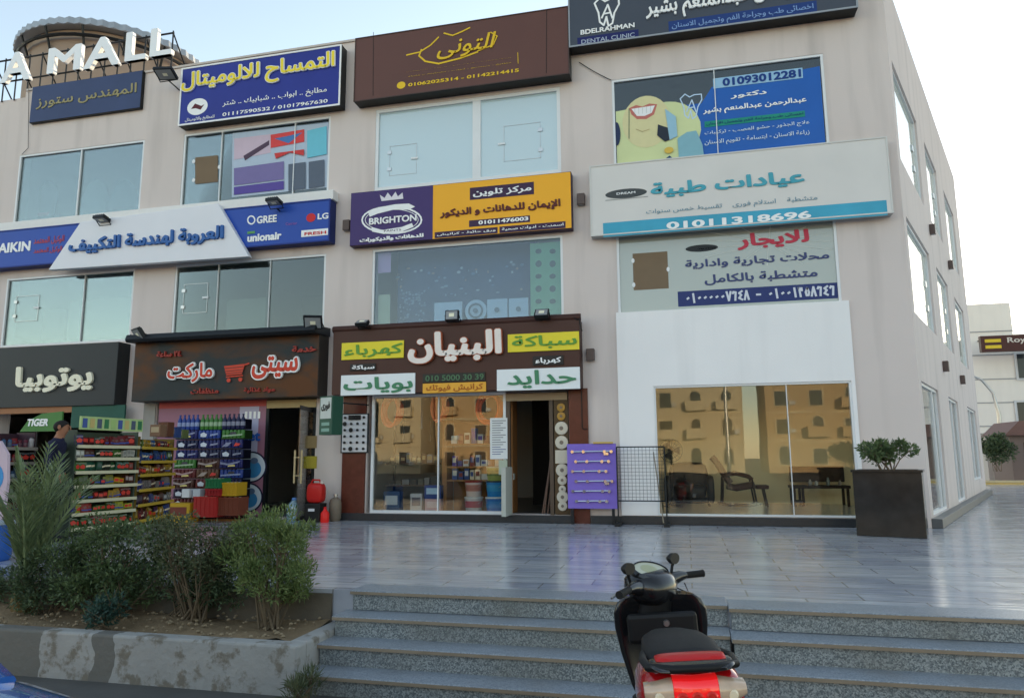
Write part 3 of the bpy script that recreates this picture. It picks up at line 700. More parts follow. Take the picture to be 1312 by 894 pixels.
lettering(t, 'ماركت', (216, 491), (275, 464), -.402, CRED, .05, .03, edge=WHT, edge_off=.06)
DRED = cm(150, 50, 42, .4)
lettering(t, 'خدمة', (375, 452), (406, 442), -.402, DRED, .04, .04); lettering(t, '٢٤ ساعة', (202, 458), (234, 449), -.402, DRED, .04, .04)
lettering(t, 'مواد غذائية', (313, 504), (353, 495), -.402, DRED, .03, .03); lettering(t, 'منظفات', (245, 505), (281, 496.5), -.402, DRED, .03, .03)
a = Art(-.43); a.poly([(287, 469), (314, 466), (310, 479), (290, 481)], CRED, 1); a.line([(314, 467), (319, 465.5)], .03, CRED, 1); a.line([(290, 483), (311, 481)], .025, CRED, 1); a.ell((293, 487), 2.6, 2.6, CRED, 1); a.ell((308, 486), 2.6, 2.6, CRED, 1)
for k in (471, 475, 478): a.line([(288, k + 1), (312, k - 1.5)], .012, cm(70, 50, 44), 3)
part('trolley_emblem', a.mb, None, t)
# hardware shop board
t = board('shop_sign', 'dark brown hardware shop signboard with big outlined white lettering and yellow and white panels', -6.7, -1.8, 2.40, 3.66, YW, -.35, mat('dark_brown_panel', srgb(72, 44, 36), .45, 0, .12, 1.4), None, .01, edge=mat('brown_case', srgb(66, 40, 34), .5))
m = MB(); m.tube([(-6.72, -.30, 3.70), (-1.78, -.30, 3.70)], .07, 10); part('top_roll', m, mat('brown_case', srgb(66, 40, 34), .5), t, smooth=True)
GRN = cm(70, 130, 96, .4); LGRN = cm(96, 150, 60, .4)
a = Art(-.352)
def face_rect(bl, tr, m_): x0, z0 = F(*bl, -.35); x1, z1 = F(*tr, -.35); pm = MB(); pm.box(x0, x1, -.375, -.3505, z0, z1); part('panel', pm, m_, t, bevel=.004)
PY = mat('panel_yellow', srgb(226, 208, 52), .4, 0, .08, 2); PW = mat('panel_white', srgb(226, 230, 232), .4, 0, .05, 2)
face_rect((651, 451.6), (742, 424.5), PY); face_rect((438, 461.5), (518, 436), PY); face_rect((637, 501), (743, 470), PW); face_rect((437, 507), (532.5, 477.7), PW)
face_rect((542, 490.5), (622, 476.5), mat('led_black', (.015, .018, .016), .3)); face_rect((542, 504), (623, 489), cm(226, 166, 60, .4))
face_rect((683, 468.5), (722, 455), mat('sign_black', (.02, .018, .018), .4)); face_rect((449, 475.5), (482, 465.5), mat('sign_black', (.02, .018, .018), .4))
lettering(t, 'البنيان', (524, 467), (644, 421.5), -.352, mat('cream_letter', srgb(232, 222, 214), .4), .07, .045, edge=cm(170, 90, 60, .4), edge_off=.022)
lettering(t, 'سباكة', (656, 448), (739, 427), -.377, LGRN, .012, .02); lettering(t, 'كهرباء', (441, 459), (516, 439), -.377, LGRN, .012, .02)
lettering(t, 'حدايد', (650, 498), (738, 472), -.377, GRN, .012, .025); lettering(t, 'بويات', (440, 505), (529, 481), -.377, GRN, .012, .025)
lettering(t, 'كهرباء', (686, 467), (719, 457), -.377, WHT, .008, .03); lettering(t, 'سباكة', (451, 474.5), (480, 467), -.377, WHT, .008, .03)
lettering(t, '010 5000 30 39', (545, 488.5), (620, 478.5), -.377, mat('led_green', srgb(74, 110, 80), .4), .004, .02)
lettering(t, 'كرانيش فيوتك', (546, 502.5), (619, 490.5), -.377, cm(170, 96, 30, .4), .005, .02)

# ------------------------------------------------------------------ posters and films on the window panes
def poster(label, cat='poster', name='window_poster'): return thing(name, label, cat, (0, 0, 0))
PYW = .045
# dentist print, upper window
t = poster('blue dentist poster with a smiling mouth picture filling the top window', name='window_poster')
a = Art(PYW); x0, x1, z0, z1 = -1.06, 2.66, 6.69, 8.05
DB = mat('poster_blue', srgb(28, 92, 176), .35, 0, .15, 1); a.xz([(x0, z0), (x1, z0), (x1, 8.2), (.75, 8.05), (.55, 7.75), (x0, 7.75)], DB)
CRM = mat('poster_cream', srgb(206, 214, 160), .4, 0, .15, 1.5)
cxa, cza = F(830, 170, PYW); pts = [(x0, z0), (.05, z0)] + [(-.1 + .62 * math.cos(q), 7.28 + .58 * math.sin(q)) for q in [math.radians(v_) for v_ in range(-70, 91, 16)]] + [(x0, 7.78)]
a.xz(pts, CRM); part('printed_sheet', a.mb, None, t)
a = Art(PYW - .006)
SKN = cm(214, 206, 158, .45)
a.ell((828, 156), 31, 33, SKN)
a.poly([(806, 139), (815, 135), (823, 137), (832, 133), (842, 134), (838, 147), (828, 153), (816, 153), (809, 147)], cm(190, 110, 100, .4)); a.poly([(809, 140), (839, 135.5), (835, 145), (826, 149), (816, 149)], WHT)
for k in range(5): a.line([(813.5 + k * 5, 140 - k * .8), (813.5 + k * 5, 147.5 - k * .5)], .006, cm(176, 180, 176, .5), 12)
a.line([(815, 166), (823, 169), (832, 166)], .012, cm(180, 160, 120, .5));
a.line([(806, 140), (806, 178)], .014, cm(90, 110, 90))
a.ell((790, 172), 5, 15, cm(40, 52, 86)); a.poly([(843, 160), (858, 165), (862, 178), (852, 182), (842, 174)], cm(40, 46, 60)); a.poly([(852, 140), (866, 150), (868, 175), (858, 180)], cm(150, 190, 210))
a.poly([(870, 205), (868, 178), (880, 170), (892, 168), (900, 186), (902, 201)], cm(130, 176, 190)); a.ell((857, 193), 6, 4, cm(214, 180, 80)); a.poly([(850, 206), (858, 200), (866, 207)], cm(30, 70, 110))
part('printed_picture', a.mb, None, t)
a = Art(PYW - .006); tooth(a, 885, 136, 15, cm(190, 214, 240), .022); a.rect((914, 114), (1028, 87), cm(150, 190, 220), 1); a.rect((903, 163.5), (1031, 142), cm(30, 140, 120), 1); part('printed_mark', a.mb, None, t)
lettering(t, '01093012281', (926, 111), (1026, 88.5), PYW - .012, cm(24, 60, 130), .002, .04)
lettering(t, 'دكتور', (936, 127.5), (982, 114.5), PYW - .008, WHT, .002, .03)
lettering(t, 'عبدالرحمن عبدالمنعم بشير', (901, 148.5), (1033, 123.5), PYW - .008, WHT, .002, .03)
lettering(t, 'اخصائى طب وجراحة الفم وتجميل الاسنان', (905, 162), (1029, 143.5), PYW - .014, cm(16, 70, 120), .002, .015)
lettering(t, 'علاج الجذور - حشو العصب - تركيبات', (903, 175), (1037, 154), PYW - .008, cm(210, 224, 240), .002, .01)
lettering(t, 'زراعة الاسنان - ابتسامة - تقويم الاسنان', (903, 188), (1037, 166), PYW - .008, cm(210, 224, 240), .002, .01)
# rental notice
t = poster('grey rental notice with red and navy writing over the white cladding', name='rental_notice')
a = Art(.045); a.rect((869, 393), (1078, 361.5), cm(46, 58, 110, .5)); part('number_strip', a.mb, None, t)
a = Art(.045); a.ell((899, 318), 21, 4.5, cm(40, 44, 48)); part('oval_mark', a.mb, None, t)
a = Art(.045)
for k in range(14): q = k * 2 * PI / 14 + .2; a.line([(985 + 20 * math.cos(q), 312 - 6 * math.sin(q)), (985 + (80 + 12 * (k % 3)) * math.cos(q), 314 - 26 * math.sin(q))], .012, cm(190, 194, 188), 1)
part('starburst', a.mb, None, t)
lettering(t, 'للايجار', (945, 321), (1036, 293), .04, cm(190, 60, 80), .003, .04)
lettering(t, 'محلات تجارية وادارية', (878, 346), (1062, 321), .04, cm(66, 74, 116), .003, .03)
lettering(t, 'متشطبة بالكامل', (903, 366), (1047, 343), .04, cm(66, 74, 116), .003, .03)
STROKES = {'0': [[(.35, .45), (.65, .55)]], '1': [[(.4, 1), (.6, 0)]], '3': [[(.05, .95), (.15, .7), (.3, .9), (.4, .7), (.6, .95), (.65, .7), (.65, .7)], [(.08, .98), (.35, 0)]], '4': [[(.85, 1), (.2, .78), (.65, .55), (.15, .22), (.85, .02)]], '5': [[(.5, .9), (.15, .45), (.3, .1), (.7, .1), (.85, .45), (.5, .9)]], '6': [[(.1, .78), (.25, .95), (.75, .9)], [(.75, .9), (.6, 0)]], '7': [[(.05, 1), (.5, 0), (.95, 1)]], '8': [[(.05, 0), (.5, 1), (.95, 0)]], '-': [[(.1, .5), (.9, .5)]], ' ': []}
a = Art(.04); nx0, nz0 = F(878, 388, .04); nx1, nz1 = F(1070, 366, .04); num = '01000007648 - 01001358646'; cw_ = (nx1 - nx0) / len(num)
for k_, ch in enumerate(num):
    for st in STROKES[ch]:
        for (xa_, za_), (xb_, zb_) in zip(st, st[1:]):
            p_ = V((nx0 + (k_ + .12 + xa_ * .76) * cw_, nz0 + za_ * (nz1 - nz0))); q_ = V((nx0 + (k_ + .12 + xb_ * .76) * cw_, nz0 + zb_ * (nz1 - nz0))); d_ = (q_ - p_).normalized() if (q_ - p_).length > 1e-6 else V((1, 0)); w_ = V((-d_.y, d_.x)) * .018; e_ = d_ * .012
            y_ = .04 - .0002 * (k_ % 3) - .0003 * (st.index((xa_, za_)) % 4); a.mb.add([(c_.x, y_, c_.y) for c_ in (p_ - e_ + w_, p_ - e_ - w_, q_ + e_ - w_, q_ + e_ + w_)], [(0, 1, 2, 3)], cm(206, 210, 220))
part('lettering', a.mb, None, t)
t = thing('hatch_cover', 'square brown cardboard patch taped behind the rental notice window', 'cardboard', (0, 0, 3.9))
a = Art(.044); a.rect((812, 372), (855, 322), mat('brown_card', srgb(122, 104, 84), .8, 0, .1, 3), 0); part('card', a.mb, None, t)
a = Art(.04)
for q in ((811, 334), (812, 365), (856, 345)): a.ell(q, 2, 3, ALU, 0)
part('clip', a.mb, None, t)

# ------------------------------------------------------------------ lamps on the facade
LENS = mat('lamp_lens', (.25, .26, .27), .15, 0, .1, 4)
def floodlight(px, py, Y, label, group, size=.26, tilt=50, yaw=0, arm=True, ret=False):
    x, z = F(px, py, Y)
    t = thing('floodlight', label, 'floodlight', (x, Y, z), group)
    M = Matrix.Translation((x, Y, z)) @ Matrix.Rotation(math.radians(yaw), 4, 'Z') @ Matrix.Rotation(math.radians(tilt), 4, 'X')
    s = size
    b = MB(); b.box(-s * .6, s * .6, -.02, .05, -s * .45, s * .45, DALU)
    for i in range(5): xx = -s * .4 + i * s * .2; b.box(xx - .008, xx + .008, .0505, .085, -s * .35, s * .35, DALU)
    part('housing', b.xf(M), None, t, bevel=.006)
    b = MB(); b.box(-s * .5, s * .5, -.024, -.0205, -s * .36, s * .36); part('lens', b.xf(M), LENS, t)
    b = MB(); b.box(-.05, .05, -.03, -.0245, -.035, .035); part('led_chip', b.xf(M), cm(230, 226, 200, .4), t)
    if arm:
        b = MB(); b.tube([(x - s * .62, Y, z), (x - s * .62, Y + .12, z - .10), (x + s * .62, Y + .12, z - .10), (x + s * .62, Y, z)], .012, 6)
        b.tube([(x, Y + .12, z - .10), (x, min(Y + .5, -.02), z - .14)], .015, 6); part('bracket', b, DALU, t)
    return t
FG = 'floodlights along the shop signs'
floodlight(177, 428, -.62, 'black floodlight between the black fascia and the market sign', FG, .30, 35, -30)
floodlight(401, 413, -.62, 'black floodlight on top of the market sign near its end', FG, .30, 35, 20)
floodlight(579, 404, -.5, 'black floodlight standing over the big white letters of the hardware sign', FG, .22, -8, 0)
floodlight(694, 401, -.5, 'black floodlight over the yellow panel of the hardware sign', FG, .22, -40, 0)
floodlight(464, 413, -.5, 'small grey floodlight at the pier end of the hardware sign', FG, .2, -60, 0)
floodlight(130, 281, -.5, 'small lamp above the slanted end of the air conditioning sign', FG, .24, 80, 0)
floodlight(351, 259, -.5, 'small lamp above the logo end of the air conditioning sign', FG, .24, 80, 0)
floodlight(212, 95, -.5, 'grey floodlight hanging beneath the roof letters beside the faded navy sign', FG, .36, 70, 10)
def wall_lamp(o, u, n, label, group='small box lamps on the walls'):
    t = thing('wall_lamp', label, 'wall lamp', o, group)
    b = MB(); b.obox(o, u, (0, 0, 1), n, -.075, .075, -.11, .11, .004, .11); part('housing', b, mat('lamp_box', srgb(92, 78, 74), .5), t, bevel=.01)
    b = MB(); b.obox(o, u, (0, 0, 1), n, -.05, .05, .1105, .114, .02, .09); part('lens', b, LENS, t); b = MB(); b.obox(o, u, (0, 0, 1), n, -.05, .05, -.114, -.1105, .02, .09); part('lens', b, LENS, t)
for px, py, lb in ((446, 290, 'box lamp on the pier beside the purple emblem sign'), (745, 257, 'box lamp on the pier beside the yellow end of the paint sign'), (757, 455, 'box lamp on the pier beside the hardware sign'), (440, 432, 'box lamp between the market sign and the hardware sign')):
    x, z = F(px, py, 0); wall_lamp((x, 0, z), (1, 0, 0), (0, -1, 0), lb)
for s_, z, lb in ((4.0, 6.02, 'upper box lamp on the side wall nearest the street corner'), (7.65, 6.02, 'upper box lamp farther along the side wall'), (4.0, 3.02, 'lower box lamp on the side wall nearest the street corner'), (7.75, 3.05, 'lower box lamp farther along the side wall')):
    wall_lamp(tuple(CORNER + SW * s_ + V((0, 0, z))), SW, SN, lb)

# ------------------------------------------------------------------ rooms behind the upper glass
def simple(name, label, cat, mb, m, group=None, **k): return single(name, mb, m, label, cat, group, **k)
# paint shop upper window: colour cards and equipment near the glass
t = thing('darkening_board', 'added dark blue board with scattered pale product marks, darkening the upper window', 'board', (-4, .6, 3.8))
m = MB(); m.box(-5.75, -2.75, .6, .64, 3.6, 5.5); part('board', m, mat('window_dark_blue', srgb(58, 84, 118), .7, 0, .3, 1.3), t)  # added board, its dark blue stands in for the dark look of the window
a = Art(.597); r = random.Random(17)
for k in range(46): a.ell((r.uniform(505, 670), r.uniform(335, 378)), r.uniform(.8, 3), r.uniform(.6, 2), cm(*[(150, 170, 186), (110, 140, 170), (170, 150, 140), (190, 200, 206)][k % 4], .6), 1, n=7)
for k in range(60): a.ell((r.uniform(512, 545), r.uniform(372, 412)), r.uniform(.7, 2.2), r.uniform(.6, 1.6), cm(150, 170, 186, .6), 2, n=6)
part('print', a.mb, None, t)
t = thing('colour_chart', 'green product chart hanging behind the upper glass by the pier', 'chart', (-2.6, .2, 4))
m = MB(); x0, z0 = F(680, 404, .16); x1, z1 = F(721, 309, .16); m.box(x0, x1, .16, .17, z0, z1); part('sheet', m, cm(120, 176, 130, .5), t)
a = Art(.158)
for i in range(5):
    for px in (687, 705): a.ell((px + 3, 322 + i * 16), 4, 3.2 + (i % 2), cm(52, 76, 70), 1)
part('print', a.mb, None, t)
for (q0, q1, c, lb) in (((484, 350), (501, 323), (206, 160, 196), 'pink paper sheet behind the upper window'), ((484, 417), (500, 377), (190, 190, 150), 'pale yellow paper sheet behind the upper window')):
    m = MB(); x0, z0 = F(*q0, .16); x1, z1 = F(*q1, .16); m.box(x0, x1, .16, .165, z0, z1); simple('paper_sheet', lb, 'paper', m, cm(*c, .6))
for q0, q1, kind, lb in (((556, 414), (592, 386), 0, 'grey square electric plate display in the upper window'), ((597, 413), (622, 383), 1, 'round pale fan-like fitting in the upper window'), ((624, 412), (650, 382), 0, 'pale square fitting beside the round one in the upper window'), ((652, 411), (677, 381), 0, 'pale square fitting next to the green chart in the upper window')):
    x0, z0 = F(*q0, .2); x1, z1 = F(*q1, .2); t = thing('display_fitting', lb, 'fitting', ((x0 + x1) / 2, .25, z0))
    m = MB(); cx, cz, r = (x0 + x1) / 2, (z0 + z1) / 2, (z1 - z0) / 2
    if kind: m.lathe([(r, .0), (r, .05), (r * .8, .08)], (cx, .2, cz), 24, axis='y')
    else: m.box(x0, x1, .2, .28, z0, z1)
    part('plate', m, cm(190, 204, 214, .4), t, bevel=.01)
    m = MB()
    if kind: m.tube([(cx + r * .6 * math.cos(q), .19, cz + r * .6 * math.sin(q)) for q in [2 * PI * j / 20 for j in range(20)]], .02, 6, closed=True)
    m.lathe([(r * .22, .0), (r * .2, .03)], (cx, .165, cz), 14, axis='y'); part('socket', m, cm(90, 104, 120, .4), t)
# things in the left rooms
def panel_print(t, px, Y, m, name='print'): a = Art(Y); a.poly(px, m, 0); return part(name, a.mb, None, t)
t = thing('window_poster', 'poster of aluminium windows and kitchens behind the glass under the blue sign', 'poster', (-8.5, .1, 6.7))
panel_print(t, [(297, 253), (421, 240), (421, 157), (298, 171)], .043, cm(176, 190, 208, .4), 'printed_sheet')
a = Art(.041)
a.poly([(300, 205), (347, 196), (347, 172), (300, 178)], cm(200, 180, 196)); a.poly([(312, 200), (345, 180), (345, 186), (314, 206)], cm(80, 60, 80)); a.poly([(347, 190), (390, 182), (390, 166), (347, 173)], cm(214, 70, 70)); a.poly([(352, 178), (370, 184), (388, 170), (372, 174)], cm(70, 120, 180))
a.poly([(300, 238), (364, 230), (364, 207), (300, 216)], cm(120, 110, 160)); a.poly([(300, 250), (364, 243), (364, 232), (300, 240)], cm(88, 72, 150)); a.poly([(394, 203), (419, 198), (419, 162), (394, 168)], cm(110, 190, 210))
a.poly([(370, 245), (392, 242), (392, 208), (370, 211)], cm(90, 100, 116)); a.poly([(396, 242), (416, 239), (416, 205), (396, 208)], cm(90, 100, 116))
a.poly([(354, 204), (372, 196), (390, 200), (390, 192), (352, 197)], cm(200, 60, 60)); part('printed_picture', a.mb, None, t)
t = thing('hatch_cover', 'square brown cardboard patch on the window under the blue sign', 'cardboard', (0, 0, 7))
panel_print(t, [(250, 236), (279, 233), (279, 199), (250, 202)], .04, mat('brown_card', srgb(122, 104, 84), .8, 0, .1, 3), 'card')
a = Art(.038)
for q in ((248, 207), (248, 231), (281, 214)): a.ell(q, 2, 2.6, ALU, 0)
part('clip', a.mb, None, t)
for (q0, q1, Y_, c, lb) in (((84, 446), (168, 380), 1.1, (206, 212, 204), 'pale plasterboard partition inside the window over the black fascia'), ((289, 424), (341, 381), 1.3, (196, 206, 200), 'pale board standing inside the window over the market sign'), ((265, 432), (352, 422), .9, (140, 136, 168), 'low mauve counter inside the window over the market sign'), ((52, 440), (84, 396), 1.4, (86, 96, 104), 'dark cabinet inside the window over the black fascia')):
    m = MB(); x0, z0 = F(*q0, Y_); x1, z1 = F(*q1, Y_); m.box(x0, x1, Y_, Y_ + .1, z0, z1); single('partition_board', m, cm(*c, .7), lb, 'board', bevel=.004)
t = thing('hanging_coat', 'dark jacket hanging behind the far upper window', 'coat', (-14.6, .3, 6.7))
m = MB(); m.loft([[(cx + hw * math.cos(q), .35 + .08 * math.sin(q), z) for q in [2 * PI * j / 14 for j in range(14)]] for cx, hw, z in ((-14.72, .07, 7.82), (-14.72, .24, 7.7), (-14.7, .27, 7.4), (-14.7, .22, 7.1), (-14.72, .26, 6.85))]); part('jacket', m, cm(24, 26, 48, .8), t, smooth=True)
m = MB(); m.box(-14.85, -14.55, .24, .262, 6.95, 7.03); part('trim', m, cm(170, 60, 70, .8), t)
for i, (px, s_) in enumerate(((122, 1.0), (158, 1.05))):
    x, z = F(px, 262, .9); t = thing('covered_chair', ['pale cloth-covered figure-like chair behind the far upper window', 'dark cloth-covered chair beside the pale one behind the far upper window'][i], 'chair', (x, .9, z - .3))
    m = MB(); m.loft([[(x + hw * math.cos(q), .9 + hw * .7 * math.sin(q), z + dz) for q in [2 * PI * j / 14 for j in range(14)]] for hw, dz in ((.45, -.35), (.42, 0), (.30, .25), (.22, .5), (.06, .62))]); part('cloth', m, (cm(150, 166, 178, .8), cm(70, 86, 104, .8))[i], t, smooth=True)
    m = MB(); m.box(x - .3, x + .3, .7, 1.2, 6.42, z - .36); part('base', m, DALU, t)

# ------------------------------------------------------------------ hardware shop front
t = thing('price_notice', 'tall white paper price list on the glass beside the shop doorway', 'notice', (-3.4, -.02, 1.1))
m = MB(); x0, z0 = F(628, 588, -.03); x1, z1 = F(650, 535, -.03); m.box(x0, x1, -.032, -.028, z0, z1); part('sheet', m, cm(214, 216, 216, .7), t)
a = Art(-.0325)
for i in range(15):
    zz = z1 - .06 - i * (z1 - z0 - .1) / 15; a.xz([(x0 + .04, zz), (x1 - .03 - .05 * (i % 3), zz), (x1 - .03 - .05 * (i % 3), zz + .014), (x0 + .04, zz + .014)], cm(96, 104, 140, .7) if i > 10 else cm(110, 112, 116, .7), 1)
part('writing', a.mb, None, t)
t = thing('price_notice', 'narrow pale card under the tall price list by the doorway', 'notice', (-3.3, -.02, .8))
m = MB(); x0, z0 = F(639, 608, -.03); x1, z1 = F(650, 589, -.03); m.box(x0, x1, -.032, -.028, z0, z1); part('sheet', m, cm(170, 178, 160, .7), t)
# switch board
t = thing('switch_board', 'white display board of black switches and sockets on the pier', 'display board', (-6.26, -.1, 1.28))
x0, z0 = F(437.5, 579, -.1); x1, z1 = F(471, 530.5, -.1)
m = MB(); m.box(x0, x1, -.1, -.06, z0, z1); part('panel', m, cm(208, 208, 212, .5), t, bevel=.004)
f = MB()
for a_, b_, c_, d_ in ((x0 - .02, x1 + .02, z0 - .02, z0), (x0 - .02, x1 + .02, z1, z1 + .02), (x0 - .02, x0, z0, z1), (x1, x1 + .02, z0, z1)): f.box(a_, b_, -.105, -.058, c_, d_)
part('frame', f, DALU, t)
for i in range(6):
    for j in range(4):
        cx, cz = x0 + (j + .5) * (x1 - x0) / 4, z1 - (i + .5) * (z1 - z0) / 6; m = MB()
        if i == 0 and j in (1, 2): m.box(cx - .06, cx + .06, -.125, -.1005, cz - .045, cz + .045)
        else: m.lathe([(.045 if (i, j) in ((1, 0), (2, 1), (5, 1)) else .026, 0), (.022, .03)], (cx, -.1305, cz), 12, axis='y')
        part('switch', m, BLACK, t)
# hanging hose coils
for px, py, rx, rz, c, lb in ((500, 527, .17, .30, (226, 96, 50), 'orange hose coil hanging behind the glass, farthest from the doorway'), (561, 521, .12, .29, (220, 104, 66), 'orange hose coil hanging behind the middle of the glass'), (625, 523, .22, .30, (232, 100, 46), 'orange hose coil hanging next to the doorway')):
    x, z = F(px, py, .35); m = MB()
    for k in range(5):
        m.tube([(x + (rx + .012 * (k % 3)) * math.cos(q) + .012 * k, .33 + .03 * k + .01 * math.sin(3 * q), z + (rz - .012 * k) * math.sin(q)) for q in [2 * PI * j / 28 for j in range(28)]], .030, 8, cm(*c, .4), closed=True)
    single('hose_coil', m, None, lb, 'hose', 'hose coils in the hardware window', smooth=True)
# shelving in the window
WOOD = mat('pale_wood', srgb(150, 104, 62), .6, 0, .2, 5)
t = thing('display_shelf', 'wooden display shelves behind the hardware shop glass', 'shelves', (-3.95, .9, .14))
m = MB(); m.box(-4.72, -4.62, .55, .95, .127, 2.3); part('upright', m, WOOD, t); m = MB(); m.box(-3.36, -3.28, .55, .95, .127, 2.3); part('upright', m, WOOD, t)
for z in (.72, .98, 1.42): m = MB(); m.box(-4.61, -3.37, .5, .95, z, z + .03); part('shelf', m, WOOD, t)
m = MB(); m.box(-4.61, -3.37, .96, .975, .127, 1.9); part('back_board', m, mat('brown_board', srgb(140, 98, 58), .7, 0, .15, 4), t)
t = thing('display_shelf', 'low dark shelf with fittings behind the hardware shop glass', 'shelves', (-5.4, .9, .14))
for z in (.62, 1.05): m = MB(); m.box(-5.95, -4.75, .6, 1.0, z, z + .03); part('shelf', m, mat('dark_wood', srgb(84, 66, 50), .6, 0, .2, 5), t)
for x in (-5.95, -4.79): m = MB(); m.box(x, x + .04, 1.005, 1.05, .127, 2.0); part('upright', m, DALU, t)
def carton(x, y, z, wx, wy, h, c, label, group=None, band=None, name='carton', cat='box'):
    t = thing(name, label, cat, (x, y, z), group)
    m = MB(); m.box(x - wx / 2, x + wx / 2, y - wy / 2, y + wy / 2, z + .001, z + h); part('box', m, cm(*c, .6), t, bevel=.003)
    if band: m = MB(); m.box(x - wx * .38, x + wx * .38, y - wy / 2 - .003, y - wy / 2 - .0005, z + h * .35, z + h * .8); part('print', m, cm(*band, .6), t)
    return t
r = random.Random(4)
HUES = [(200, 200, 206), (90, 70, 150), (120, 50, 50), (196, 196, 190), (60, 80, 140), (170, 120, 90), (70, 70, 76), (210, 200, 180)]
for zz, lb, n in ((1.011, 'upper', 9), (.751, 'lower', 10)):
    x = -4.52
    for k in range(n):
        wd = .09 + .05 * r.random(); c = HUES[r.randrange(8)]
        carton(x + wd / 2, .62, zz, wd - .012, .12, .10 + .14 * r.random(), c, 'small carton on the %s wooden shelf in the hardware window' % lb, 'cartons on the %s shelf of the hardware window' % lb, HUES[r.randrange(8)]); x += wd + .012
x = -5.9
for k in range(7):
    wd = .1 + .06 * r.random(); carton(x + wd / 2, .75, .651, wd - .01, .12, .07 + .1 * r.random(), [(60, 56, 50), (90, 84, 70), (120, 120, 120)][k % 3], 'small dark part on the low shelf of the hardware window', 'dark parts on the low shelf'); x += wd + .02
x = -4.54
for k in range(8):
    wd = .1 + .05 * r.random(); carton(x + wd / 2, .62, 1.451, wd - .012, .14, .14 + .2 * r.random(), HUES[r.randrange(8)], 'carton on the topmost wooden shelf in the hardware window', 'cartons on the topmost shelf of the hardware window', HUES[r.randrange(8)]); x += wd + .012
x = -5.9
for k in range(9):
    wd = .08 + .06 * r.random(); carton(x + wd / 2, .75, 1.081, wd - .01, .12, .1 + .16 * r.random(), [(110, 96, 80), (150, 140, 120), (90, 60, 50), (130, 130, 136)][k % 4], 'fitting box on the raised dark shelf of the hardware window', 'boxes on the raised dark shelf', (170, 150, 110)); x += wd + .012
for k in range(7):
    xx = -5.9 + k * .19; m = MB(); m.tube([(xx, .5, 2.36), (xx, .5, 2.0 - .25 * (k % 3))], [.006, .02], 6); single('hanging_fitting', m, cm(*[(150, 120, 60), (120, 120, 124), (70, 66, 60)][k % 3], .4), 'thin fitting hanging from the top of the hardware window', 'fitting', 'fittings hanging in the hardware window')
carton(-5.72, .5, .126, .34, .2, .40, (60, 84, 120), 'blue and white carton on the shop floor at the far end of the glass', None, (200, 206, 214))
carton(-5.2, .5, .126, .24, .2, .36, (190, 190, 196), 'white carton of fittings on the shop floor behind the glass', None, (90, 90, 110))
carton(-4.85, .5, .126, .32, .22, .26, (206, 170, 176), 'pink carton on the shop floor behind the glass', None, (220, 200, 204))
carton(-4.86, .5, .387, .34, .2, .26, (40, 66, 140), 'blue carton stacked on the pink carton', None, (170, 200, 230))
def bucket(x, y, z, rr, h, c, lid, label, band=None):
    t = thing('paint_bucket', label, 'bucket', (x, y, z), 'paint buckets in the hardware window')
    m = MB(); m.lathe([(rr * .86, .001), (rr, h * .92)], (x, y, z), 22); part('tub', m, cm(*c, .35), t, smooth=True)
    m = MB(); m.lathe([(rr * 1.06, h * .9), (rr * 1.06, h * .97), (rr * .98, h)], (x, y, z), 22); part('lid', m, cm(*lid, .35), t, smooth=True)
    if band: m = MB(); m.lathe([(rr * .935, h * .35), (rr * 1.0, h * .75)], (x, y, z), 22, cap=False); part('wrapper', m, cm(*band, .4), t, smooth=True)
    m = MB(); m.tube([(x + rr * 1.02 * math.cos(q), y - .02 - rr * .75 * math.sin(q), z + h * .85 - rr * .6 * math.sin(q)) for q in [PI * j / 12 for j in range(13)]], .005, 5); part('handle', m, STEEL, t)
bucket(-4.02, .40, .126, .175, .31, (200, 196, 196), (220, 220, 220), 'white paint bucket at the bottom beside the blue one', (170, 80, 90))
bucket(-4.02, .40, .437, .165, .30, (206, 190, 186), (150, 30, 40), 'paint bucket with a dark red lid stacked on the white one', (180, 120, 110))
bucket(-3.6, .40, .126, .175, .31, (30, 110, 190), (220, 226, 230), 'blue paint bucket at the bottom', (40, 130, 200))
bucket(-3.6, .40, .437, .165, .30, (40, 130, 200), (40, 60, 90), 'lighter blue paint bucket in the middle of its stack', (60, 150, 200))
bucket(-3.6, .40, .737, .16, .27, (150, 160, 80), (200, 206, 180), 'olive paint bucket on top of the blue ones', (100, 120, 60))
# column of round fittings beside the doorway
x0 = F(712, 600, -.01)[0]
t = thing('fitting_display', 'narrow dark board of round fittings beside the shop doorway', 'display board', (-2.22, -.02, .2))
m = MB(); m.box(-2.36, -2.09, .0, .03, .15, 2.3); part('panel', m, mat('dark_olive_board', srgb(84, 66, 44), .6, 0, .2, 6), t)
for i, (zz, rr, sq) in enumerate(((2.08, .08, 0), (1.92, .08, 0), (1.70, .125, 0), (1.44, .125, 0), (1.18, .12, 1), (.94, .12, 0), (.76, .09, 0), (.60, .07, 0), (.46, .11, 0), (.30, .09, 0))):
    m = MB()
    if sq: m.box(-2.34, -2.1, -.03, -.001, zz - .12, zz + .12)
    else: m.lathe([(rr, .03), (rr * .95, .0), (rr * .6, -.006)], (-2.22, -.03, zz), 18, axis='y')
    part('fitting', m, cm(*((200, 192, 176) if i > 1 else (170, 130, 60)), .4), t)
    if not sq: m = MB(); m.lathe([(rr * .3, 0), (rr * .28, -.01)], (-2.22, -.037, zz), 10, axis='y'); part('boss', m, cm(120, 110, 100, .4), t)
